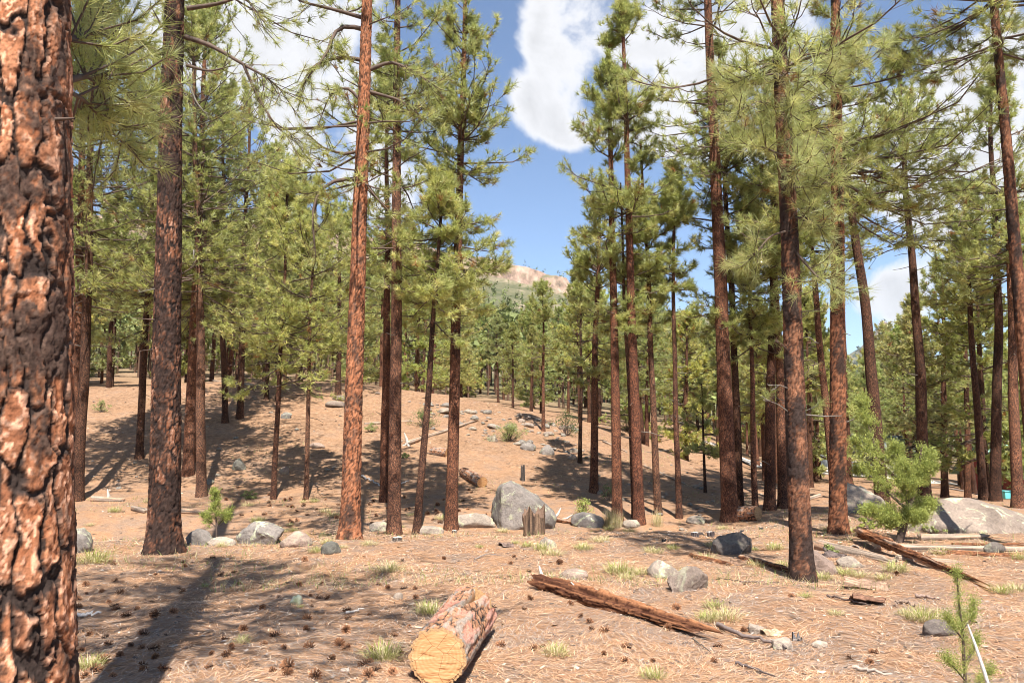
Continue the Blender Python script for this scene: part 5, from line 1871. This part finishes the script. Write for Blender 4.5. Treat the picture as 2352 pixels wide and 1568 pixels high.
# ------------------------------------------------------------------ shrubs, junipers, saplings
def leaf_cloud(m, cents, n, rad, size, cols, rs, flat=.8):
    cents = np.array(cents)
    C = np.repeat(cents, n, 0)
    d = rs.normal(size=(len(C), 3))
    d = norm(d) * (rs.random((len(C), 1)) ** .45) * np.repeat(np.atleast_1d(rad) * np.ones(len(cents)), n)[:, None]
    d[:, 2] *= flat
    c = C + d
    A = norm(rs.normal(size=c.shape)) * size * rs.uniform(.6, 1.3, (len(c), 1))
    B = norm(np.cross(A, rs.normal(size=c.shape))) * size * .45
    V = np.stack([c - A, c + B, c + A, c - B], 1).reshape(-1, 3)
    col = np.array(cols)[rs.integers(0, len(cols), len(c))] * rs.uniform(.75, 1.25, (len(c), 1))
    m.add(V, np.arange(len(V)).reshape(-1, 4), np.repeat(col, 4, 0))


OAK = [(.22, .26, .08), (.27, .30, .10), (.30, .30, .13)]
JUN = [(.30, .33, .08), (.36, .385, .10), (.23, .27, .07)]


def shrub(u, v, w, h, label, seed, cols=OAK, n=26, per=60, size=.022, name='shrub'):
    rs = np.random.default_rng(seed)
    g = ground(u, v)
    W, hh = px(w, g[1]) * .5, px(h, g[1])
    t = thing(name, label, 'shrub', g)
    c = np.stack([rs.normal(0, .42, n) * W, rs.normal(0, .42, n) * W * .8, hh * (.15 + .75 * rs.random(n))], -1)
    c[:, 2] *= 1 - .35 * np.clip(np.abs(c[:, 0]) / W, 0, 1)
    P = np.stack([c * 0 + rs.normal(0, .03, c.shape), c * .55 + rs.normal(0, .03, c.shape), c], 1) + g
    P[:, 0, 2] = g[2] - .02
    V, Q = tubes(P, np.tile([.012, .008, .004], (n, 1)), 4)
    MB().add(V, Q).build('stem', M_TWIG, t, loc=g)
    m = MB()
    leaf_cloud(m, c + g, per, hh * .24, max(size, g[1] * .0008), cols, rs)
    m.build('foliage', M_LEAF, t, loc=g)
    return t


shrub(1170, 1014, 84, 46, 'rounded pale green shrub on the stony knoll brow', 1, n=34, per=80)
shrub(975, 982, 66, 52, 'dark green leafy shrub behind the leaning slim pole', 2, [(.09, .14, .04), (.13, .18, .05)], n=28)
shrub(232, 946, 30, 30, 'small bright shrub on the open knoll slope near the close pair', 3, n=14)
shrub(853, 992, 30, 22, 'tiny yellow-green shrub between the orange and flaky pines', 4, n=10)
shrub(932, 1052, 28, 14, 'low green plant under the fallen slim trunk', 5, n=8)
shrub(1300, 1000, 62, 60, 'dark sprawling juniper shrub on the knoll shoulder', 6, [(.07, .10, .03), (.10, .14, .04)], n=24)
shrub(1340, 1188, 60, 50, 'feathery bright pine seedling in the shaded gully', 7, JUN, n=16, per=50)
shrub(1872, 1096, 50, 34, 'green bush on the bank left of the dark red pine', 8, n=16)
shrub(2000, 1215, 60, 26, 'low green plant at the foot of the pale rounded boulder', 9, JUN, n=14)
shrub(1935, 1212, 40, 30, 'small leafy plant beside the dark red pine', 10, n=10, per=30)
shrub(1905, 1276, 40, 26, 'small leafy plant behind the slanted pinkish rock', 11, n=8, per=30)
shrub(2145, 1226, 50, 20, 'low weed at the foot of the long boulder', 12, n=8, per=30)
shrub(1440, 990, 60, 70, 'grey-green bush on the far knoll flank', 13, n=22)
shrub(575, 1146, 40, 22, 'low yellow shrub in the swale beside the young poles', 14, n=10)
shrub(1400, 1150, 40, 40, 'dark leafy shrub between the flared pine and the smooth orange pine', 15, [(.08, .12, .04), (.12, .16, .05)], n=10, per=40)


def juniper(u, v, y, limbs, label, seed, scale=1.0, size=.02, name='juniper', per=150, cat='juniper', wood=M_TWIG, lowest=.42):
    """limbs: lists of measured points of each limb; sprays of scale leaves cluster along them"""
    rs = np.random.default_rng(seed)
    g = at(u, v, y)
    g[2] = Hs(g[0], g[1])
    t = thing(name, label, cat, g)
    m = MB()
    for li, (pts, r0, r1, rad) in enumerate(limbs):
        P = np.array([at(a, b, y + c) for a, b, c in pts])
        if li == 0:
            P[0] = g - np.array([0, 0, .05])
        k = np.linspace(0, len(P) - 1, 16)
        i = np.minimum(k.astype(int), len(P) - 2)
        Pp = P[i] + (P[i + 1] - P[i]) * (k - i)[:, None]
        Pp[1:-1] = (Pp[:-2] + 2 * Pp[1:-1] + Pp[2:]) / 4
        V, Q = tubes(Pp[None], np.linspace(r0, r1, 16)[None], 7)
        MB().add(V, Q).build('trunk' if li == 0 else 'limb', wood, t, loc=g, smooth=True)
        if rad:
            n = 40 if name == 'juniper' else 26 if li else 60
            f = rs.uniform(.22 if li else lowest, 1.0, n) * 15
            a = np.minimum(f.astype(int), 14)
            c = Pp[a] + (Pp[a + 1] - Pp[a]) * (f - a)[:, None]
            R_ = rad * (1.15 - .75 * f / 15)
            c = c + norm(rs.normal(size=c.shape)) * (R_ * rs.uniform(.2, 1, n))[:, None]
            # each spray: short twiglets with scale leaves along them
            nt_ = 30 if name == 'juniper' else 16
            C = np.repeat(c, nt_, 0)
            D = norm(rs.normal(size=C.shape) * .8 + np.array([0, 0, .9]) + np.repeat(norm(Pp[a + 1] - Pp[a]), nt_, 0) * .9)
            L_ = rs.uniform(.06, .16, len(C)) * scale
            ks = 5
            fr = np.linspace(.1, 1, ks)
            q = C[:, None] + D[:, None] * (L_[:, None] * fr)[..., None] + rs.normal(0, .008 * scale, (len(C), ks, 3))
            q = q.reshape(-1, 3)
            dd = np.repeat(D, ks, 0) + rs.normal(0, .45, q.shape)
            A = norm(dd) * size * rs.uniform(.7, 1.4, (len(q), 1))
            B = norm(np.cross(A, rs.normal(size=A.shape))) * size * .38
            V = np.stack([q - B, q + B, q + A], 1).reshape(-1, 3)
            col = np.array(JUN)[rs.integers(0, 3, len(C))] * rs.uniform(.75, 1.25, (len(C), 1))
            m.add(V, np.arange(len(V)).reshape(-1, 3), np.repeat(col, ks * 3, 0))
    m.build('foliage', M_LEAF, t, loc=g)
    return t


juniper(2062, 1238, 13.2, [
    ([(2062, 1238, 0), (2080, 1190, 0), (2095, 1140, 0), (2110, 1080, 0), (2118, 1020, 0)], .07, .012, .30),
    ([(2090, 1150, 0), (2060, 1100, -.2), (2020, 1060, -.3), (1985, 1030, -.3), (1960, 1010, -.3)], .035, .008, .30),
    ([(2020, 1060, -.2), (2005, 1010, -.2), (1990, 960, -.1), (1978, 915, 0)], .025, .006, .24),
    ([(2085, 1170, 0), (2050, 1140, .3), (2010, 1100, .4), (1975, 1080, .4)], .03, .007, .28),
    ([(2100, 1120, 0), (2130, 1080, -.2), (2140, 1050, -.2)], .03, .007, .24),
    ([(2075, 1195, 0), (2110, 1170, .2), (2140, 1160, .2)], .02, .006, .22),
    ([(2070, 1190, 0), (2030, 1180, -.3), (1985, 1175, -.4)], .02, .006, .20),
    ([(2090, 1130, 0), (2070, 1060, .3), (2055, 1030, .3)], .025, .006, .26),
    ([(2070, 1215, 0), (2045, 1200, -.2), (2020, 1190, -.3)], .018, .005, .20),
    ([(2072, 1205, 0), (2095, 1195, -.2), (2115, 1190, -.3)], .018, .005, .20),
    ([(2090, 1150, 0), (2085, 1110, -.35), (2080, 1080, -.4)], .02, .005, .26)],
    'bright green leaning juniper between the pale rounded boulder and the long boulder', 3, 1.1, .021, lowest=.12)
juniper(2222, 1600, 4.75, [
    ([(2222, 1640, 0), (2215, 1540, 0), (2212, 1450, 0), (2203, 1390, 0), (2198, 1316, 0)], .012, .003, .032),
    ([(2214, 1470, 0), (2190, 1440, -.05), (2172, 1415, -.08)], .006, .002,.03),
    ([(2214, 1440, 0), (2232, 1420, .05), (2236, 1385, .06)], .005, .002,.03),
    ([(2216, 1560, 0), (2190, 1530, -.05), (2172, 1515, -.06)], .006, .002,.03),
    ([(2218, 1580, 0), (2260, 1560, .05), (2275, 1545, .06)], .006, .002,.03),
    ([(2216, 1520, 0), (2240, 1490, .05), (2240, 1470, .06)], .005, .002,.03)],
    'slim juniper sapling with a bare white stem leaning against it', 4, .55, .0065, 'juniper_sapling', 110, 'sapling', lowest=.12)
sp_ = np.array([at(2290, 1640, 4.6), at(2262, 1545, 4.62), at(2240, 1480, 4.68), at(2222, 1432, 4.72)])
V, Q = tubes(sp_[None], np.array([[.011, .010, .008, .005]]), 7)
tag(MB().add(V, Q, (.46, .43, .40)).build('bare_stem', M_WOOD, loc=tuple(sp_[0])), 'bare bleached stem slanting up against the juniper sapling', 'stick')
juniper(498, 1240, 13.5, [
    ([(498, 1240, 0), (497, 1200, 0), (494, 1160, 0), (492, 1128, 0)], .018, .004, .20),
    ([(497, 1210, 0), (515, 1190, .1), (528, 1175, .1)], .01, .003, .16),
    ([(497, 1210, 0), (480, 1195, .1), (470, 1185, .1)], .01, .003, .14)],
    'soft green sapling in the shade beside the scorched trunk', 5, .7, .016, 'sapling', 80, 'sapling')

# ------------------------------------------------------------------ road, car, cabin and shed beyond the boulders
def road(name, a, b, w, m_, label=None):
    n, k = 40, 5
    t = np.linspace(0, 1, n)
    a, b = np.array(a), np.array(b)
    c = a + (b - a) * t[:, None]
    d = (b - a) / np.linalg.norm(b - a)
    s = np.array([-d[1], d[0]])
    off = np.linspace(-.5, .5, k) * w
    X = c[:, None, 0] + s[0] * off
    Y = c[:, None, 1] + s[1] * off
    Z = H(X, Y) + .05
    idx = np.arange(n * k).reshape(n, k)
    Q = np.stack([idx[:-1, :-1], idx[1:, :-1], idx[1:, 1:], idx[:-1, 1:]], -1).reshape(-1, 4)
    o = MB().add(np.stack([X, Y, Z], -1).reshape(-1, 3), Q).build(name, m_, smooth=True)
    o['kind'] = 'structure'


road('dirt_road', (17, 62), (36, 70), 11, m_flat('pale_gravel', (.50, .44, .38), .95, var=.2, scale=3, bmp=.4))
road('asphalt_road', (24, 44), (60, 50), 5, m_flat('old_asphalt', (.13, .13, .135), .9, var=.2, scale=5, bmp=.3))

M_PAINT = m_flat('grey_car_paint', (.22, .235, .25), .3, .4, var=.05)
M_GLASS = m_flat('dark_car_glass', (.05, .06, .07), .08, 0, var=.05)
M_TYRE = m_flat('tyre_rubber', (.02, .02, .02), .85, var=.1)
M_RIM = m_flat('wheel_metal', (.45, .45, .46), .35, .8, var=.1)
M_LAMP = m_flat('lamp_glass', (.75, .74, .7), .15, var=.05)


def car(loc, rz):
    t = thing('parked_car', 'grey boxy off-road car parked on the dirt road behind the dark red pine', 'car', loc)
    t.rotation_euler = (0, 0, rz)

    def prof(pts, w0, w1, name, m_, par, z_taper=None):
        pts = np.array(pts)
        n = len(pts)
        zt = (pts[:, 1] - pts[:, 1].min()) / max(np.ptp(pts[:, 1]), .01)
        hw = (w0 + (w1 - w0) * zt) * .5
        V = np.concatenate([np.stack([pts[:, 0], -hw, pts[:, 1]], -1), np.stack([pts[:, 0], hw, pts[:, 1]], -1)])
        me = bpy.data.meshes.new(name)
        fs = [list(range(n))[::-1], [n + i for i in range(n)]] + [[i, (i + 1) % n, n + (i + 1) % n, n + i] for i in range(n)]
        me.from_pydata(V.tolist(), [], fs)
        me.materials.append(m_)
        o = bpy.data.objects.new(name, me)
        COL.objects.link(o)
        o.parent = par
        b = o.modifiers.new('bevel', 'BEVEL')
        b.width = .04
        b.segments = 3
        b.limit_method = 'ANGLE'
        return o

    def arch(cx, r=.44):
        return [(cx - r * math.cos(a), .38 + r * math.sin(a)) for a in np.linspace(0, math.pi, 9)]
    prof([(-2.3, .45), *arch(-1.4), *arch(1.4), (2.25, .45), (2.3, .75), (2.2, 1.02), (1.0, 1.1), (-2.28, 1.1)], 1.86, 1.80, 'body', M_PAINT, t)
    prof([(-2.25, 1.1), (1.0, 1.1), (.45, 1.72), (-2.1, 1.76)], 1.74, 1.45, 'cabin', M_PAINT, t)
    for sd in (-1, 1):
        for x0, x1, x2, x3 in ((-2.05, -1.15, -1.15, -1.95), (-1.05, -.2, -.25, -1.05), (-.1, .85, .42, -.15)):
            m = MB()
            yb, yt = .845, .745
            m.add([[x0, sd * yb, 1.16], [x1, sd * yb, 1.16], [x2, sd * yt, 1.64], [x3, sd * yt, 1.64]], [[0, 1, 2, 3]])
            m.build('side_window', M_GLASS, t)
        m = MB()
        m.box((2.22, sd * .72 - .14, .74), (2.315, sd * .72 + .14, .92))
        m.build('headlight', M_LAMP, t)
    m = MB()
    m.add([[.94, -.72, 1.17], [.94, .72, 1.17], [.52, .64, 1.66], [.52, -.64, 1.66]], [[0, 1, 2, 3]])
    m.build('windscreen', M_GLASS, t)
    m = MB()
    m.box((2.24, -.85, .42), (2.40, .85, .58))
    m.build('bumper', M_RIM, t, bevel=.03)
    for x in (-1.4, 1.4):
        for sd in (-1, 1):
            ring = []
            for rr, yy in ((.24, .0), (.36, .0), (.38, .05), (.38, .19), (.36, .23), (.24, .23)):
                ring.append([[x + rr * math.cos(a), sd * (.70 + yy), .38 + rr * math.sin(a)] for a in np.linspace(0, 6.2832, 25)[:-1]])
            V = np.array(ring).reshape(-1, 3)
            idx = np.arange(6 * 24).reshape(6, 24)
            Q = np.stack([idx[:-1], np.roll(idx[:-1], -1, 1), np.roll(idx[1:], -1, 1), idx[1:]], -1).reshape(-1, 4)
            wl = MB().add(V, Q).build('wheel', M_TYRE, t)
            rg = np.array([[x + .24 * math.cos(a), sd * .91, .38 + .24 * math.sin(a)] for a in np.linspace(0, 6.2832, 25)[:-1]] + [[x, sd * .88, .38]])
            MB().add(rg, np.array([[j, (j + 1) % 24, 24] for j in range(24)])).build('rim', M_RIM, wl)


gp = at(1890, 1066, 63)
car((gp[0], 63, Hs(gp[0], 63) + .06), R(-8))

M_RED = m_flat('red_painted_boards', (.27, .035, .025), .6, var=.2, scale=3)
M_TEAL = m_flat('green_metal_roof', (.30, .55, .43), .45, .2, var=.08)
M_TRIM = m_flat('pale_trim', (.55, .52, .46), .7)
M_DKW = m_flat('dark_shed_boards', (.12, .14, .13), .8, var=.25)


def house(loc, rz, L_, D_, eave, ridge, label, name, m_wall, m_roof, over=.5):
    t = thing(name, label, 'cabin' if name == 'cabin' else 'shed', loc)
    t.rotation_euler = (0, 0, rz)
    l2, d2 = L_ / 2, D_ / 2
    # board walls, each board a part
    nbd = int(L_ / .3)
    for side in (-1, 1):
        for i in range(nbd):
            x = -l2 + i * L_ / nbd
            MB().box((x + .008, side * d2 - .03, -1.0), (x + L_ / nbd - .008, side * d2 + .03, eave)).build('wall_board', m_wall, t)
    for side in (-1, 1):
        m = MB()
        m.add([[side * l2, -d2, -1], [side * l2, d2, -1], [side * l2, d2, eave], [side * l2, 0, ridge], [side * l2, -d2, eave]], [[0, 1, 2, 4]])
        m.f[3].append(np.array([[4, 2, 3]]))
        m.build('gable_wall', m_wall, t)
    sl = (ridge - eave) / d2
    for side in (-1, 1):
        n = int((L_ + 2 * over) / .42)
        w = (L_ + 2 * over) / n
        for i in range(n):
            x = -l2 - over + i * w
            y1, z1 = side * (d2 + over), eave - sl * over
            V = [[x + .01, y1, z1], [x + w - .01, y1, z1], [x + w - .01, 0, ridge + .02], [x + .01, 0, ridge + .02]]
            V += [[a, b, c + .04] for a, b, c in V]
            V += [[x - .02, y1, z1 + .08], [x + .02, y1, z1 + .08], [x + .02, 0, ridge + .1], [x - .02, 0, ridge + .1]]
            MB().add(V, [[0, 1, 2, 3], [4, 5, 6, 7], [8, 9, 10, 11], [0, 1, 5, 4]]).build('roof_panel', m_roof, t)
    for x in (-l2 * .5, l2 * .4):
        w = MB().box((x - .5, -d2 - .05, .9), (x + .5, -d2 - .02, 1.8)).build('window', M_GLASS, t)
        for b in (((x - .58, -d2 - .09, .82), (x + .58, -d2 - .06, .9)), ((x - .58, -d2 - .09, 1.8), (x + .58, -d2 - .06, 1.88)),
                  ((x - .58, -d2 - .09, .9), (x - .5, -d2 - .06, 1.8)), ((x + .5, -d2 - .09, .9), (x + .58, -d2 - .06, 1.8))):
            MB().box(*b).build('frame', M_TRIM, w)
    MB().box((-.45, -d2 - .07, -.2), (.45, -d2 - .035, 2.0)).build('door', M_TRIM, t)


gp = at(2372, 1120, 58)
house((gp[0] + 1.0, 60, Hs(gp[0] + 1, 58) + .05), R(8), 7, 5.5, 2.1, 4.0, 'red board cabin with a pale green metal roof among the pines', 'cabin', M_RED, M_TEAL)
gp = at(2075, 1075, 62)
house((gp[0], 66, Hs(gp[0], 66) + .05), R(-6), 5.5, 4, 2.2, 3.2, 'dark wooden shed half hidden behind the leaning juniper', 'shed', M_DKW, M_DKW)
gp = at(2313, 1112, 52)
z = Hs(gp[0], 52)
bn = MB().box((-.35, -.3, 0), (.35, .3, .55)).build('plastic_crate', m_flat('turquoise_plastic', (.12, .50, .50), .5, var=.05), bevel=.04)
bn.location = (gp[0], 52, z)
tag(bn, 'turquoise box standing in front of the red cabin', 'box')
MB().box((-.38, -.33, .55), (.38, .33, .63)).build('lid', MATS['turquoise_plastic'], bn, bevel=.02)

# ------------------------------------------------------------------ needle litter: countless fallen needles, chips and twigs
def litter():
    rs = np.random.default_rng(99)
    n = 160000
    y = 3.0 * np.exp(rs.random(n) * math.log(17.5 / 3.0)) + rs.normal(0, .05, n)
    a = rs.uniform(-.70, .72, n)
    x = a * (y + .3)
    L_ = rs.uniform(.08, .19, n)
    az = rs.uniform(0, math.pi * 2, n)
    # combed into loose swirls
    sw = fbm(np.stack([x * .9, y * .9, x * 0], -1), 2, 12) * 2.2
    az = np.where(rs.random(n) < .6, sw + rs.normal(0, .5, n), az)
    tilt = rs.normal(.02, .10, n)
    bend = rs.normal(0, .18, n)
    d0 = np.stack([np.cos(az - bend), np.sin(az - bend)], -1)
    d1 = np.stack([np.cos(az + bend), np.sin(az + bend)], -1)
    c = np.stack([x, y], -1)
    p0 = c - d0 * L_[:, None] * .5
    p2 = c + d1 * L_[:, None] * .5
    lift = np.abs(rs.normal(.006, .008, n))
    z = H(x, y) + lift
    w = np.maximum(.0014, y * .00040) * rs.uniform(.7, 1.3, n)
    s = np.stack([-np.sin(az), np.cos(az)], -1) * w[:, None]
    z0 = H(p0[:, 0], p0[:, 1]) + .004
    z2 = H(p2[:, 0], p2[:, 1]) + .004 + np.maximum(tilt, 0) * L_
    V = np.stack([np.column_stack([p0, z0]), np.column_stack([c + s, z]), np.column_stack([p2, z2]), np.column_stack([c - s, z])], 1)
    pal = np.array([(.54, .31, .17), (.45, .235, .125), (.63, .41, .26), (.70, .53, .38), (.36, .29, .24), (.25, .185, .15), (.60, .35, .20)])
    k = rs.choice(7, n, p=[.24, .2, .18, .1, .1, .06, .12])
    ptc = fbm(np.stack([x * 1.3, y * 1.3, x * 0], -1), 3, 55)
    k = np.where((ptc > .28) & (rs.random(n) < .5), rs.choice([4, 5], n), k)
    col = pal[k] * rs.uniform(.8, 1.2, (n, 1))
    m = MB()
    m.add(V.reshape(-1, 3), np.arange(n * 4).reshape(-1, 4), np.repeat(col, 4, 0))
    o = m.build('needle_litter', M_LITTER)
    o['kind'] = 'stuff'
    o['label'] = 'countless fallen orange pine needles matting the forest floor'
    # chips, bark flakes and bits of twig
    n = 9000
    y = 3.2 * np.exp(rs.random(n) ** .8 * math.log(40 / 3.2))
    a = rs.uniform(-.70, .70, n)
    x = a * y
    z = H(x, y)
    C = np.stack([x, y, z + .008], -1)
    az = rs.uniform(0, 6.28, n)
    l_ = rs.uniform(.008, .028, n) * (1 + y * .04)
    wd = l_ * rs.uniform(.12, .6, n)
    A = np.stack([np.cos(az), np.sin(az), rs.normal(0, .15, n)], -1) * l_[:, None]
    B = np.stack([-np.sin(az), np.cos(az), rs.normal(0, .25, n)], -1) * wd[:, None]
    U = np.array([0, 0, 1.]) * (l_ * .18)[:, None]
    V = np.stack([C - A - B, C + A - B * .6, C + A * .8 + B, C - A * .7 + B * .8, C + U], 1)
    base = np.arange(n)[:, None] * 5
    T = np.concatenate([base + np.array([[i, (i + 1) % 4, 4]]) for i in range(4)], 0)
    pal = np.array([(.16, .11, .085), (.30, .20, .14), (.52, .42, .33), (.34, .28, .24), (.10, .075, .06)])
    col = pal[rs.choice(5, n, p=[.30, .26, .12, .16, .16])] * rs.uniform(.8, 1.2, (n, 1))
    m = MB()
    m.add(V.reshape(-1, 3), T, np.repeat(col, 5, 0))
    o = m.build('bark_chips', M_WOOD)
    o['kind'] = 'stuff'
    o['label'] = 'bark chips and twig bits strewn over the needle litter'
    # short thin grass scattered over the bench and the slopes
    n = 16000
    y = 9 + 30 * rs.random(n) ** 1.6
    a = rs.uniform(-.66, .68, n)
    x = a * y
    pt = fbm(np.stack([x * .35, y * .35, x * 0], -1), 3, 71) + .35 * sstep(0, 5, x) * (1 - sstep(17, 22, y)) - .25 * sstep(19, 24, y)
    k = pt > .22
    x, y = x[k], y[k]
    n = len(x)
    z = H(x, y)
    az = rs.uniform(0, 6.28, n)
    hg = rs.uniform(.05, .14, n)
    ln_ = rs.normal(0, .06, (n, 2))
    wv = (.002 + y * .00022)[:, None]
    s = np.stack([np.cos(az), np.sin(az), az * 0], -1) * wv
    P = np.stack([x, y, z - .01], -1)
    tip = P + np.column_stack([ln_, hg])
    V = np.stack([P - s, P + s, tip], 1)
    dry = rs.random((n, 1)) < .5
    col = np.where(dry, np.array((.56, .47, .27)), np.array((.22, .27, .07))) * rs.uniform(.8, 1.2, (n, 1))
    m = MB()
    m.add(V.reshape(-1, 3), np.arange(n * 3).reshape(-1, 3), np.repeat(col, 3, 0))
    o = m.build('thin_grass', M_GRASS)
    o['kind'] = 'stuff'
    o['label'] = 'thin scattered blades of yellow-green grass'


litter()

# ------------------------------------------------------------------ the air: a thin even haze
def haze():
    m = MB().box((-7200, -60, -320), (7200, 4800, 720))
    hm = bpy.data.materials.new('thin_haze')
    hm.use_nodes = True
    nt = hm.node_tree
    nt.nodes.clear()
    out = nt.nodes.new('ShaderNodeOutputMaterial')
    pv = nt.nodes.new('ShaderNodeVolumePrincipled')
    pv.inputs['Color'].default_value = (.78, .88, 1.0, 1)
    pv.inputs['Density'].default_value = .00006
    pv.inputs['Anisotropy'].default_value = .2
    nt.links.new(pv.outputs[0], out.inputs['Volume'])
    o = m.build('haze', hm)
    o['kind'] = 'stuff'
    o['label'] = 'thin bluish haze over the distant mountains'


haze()
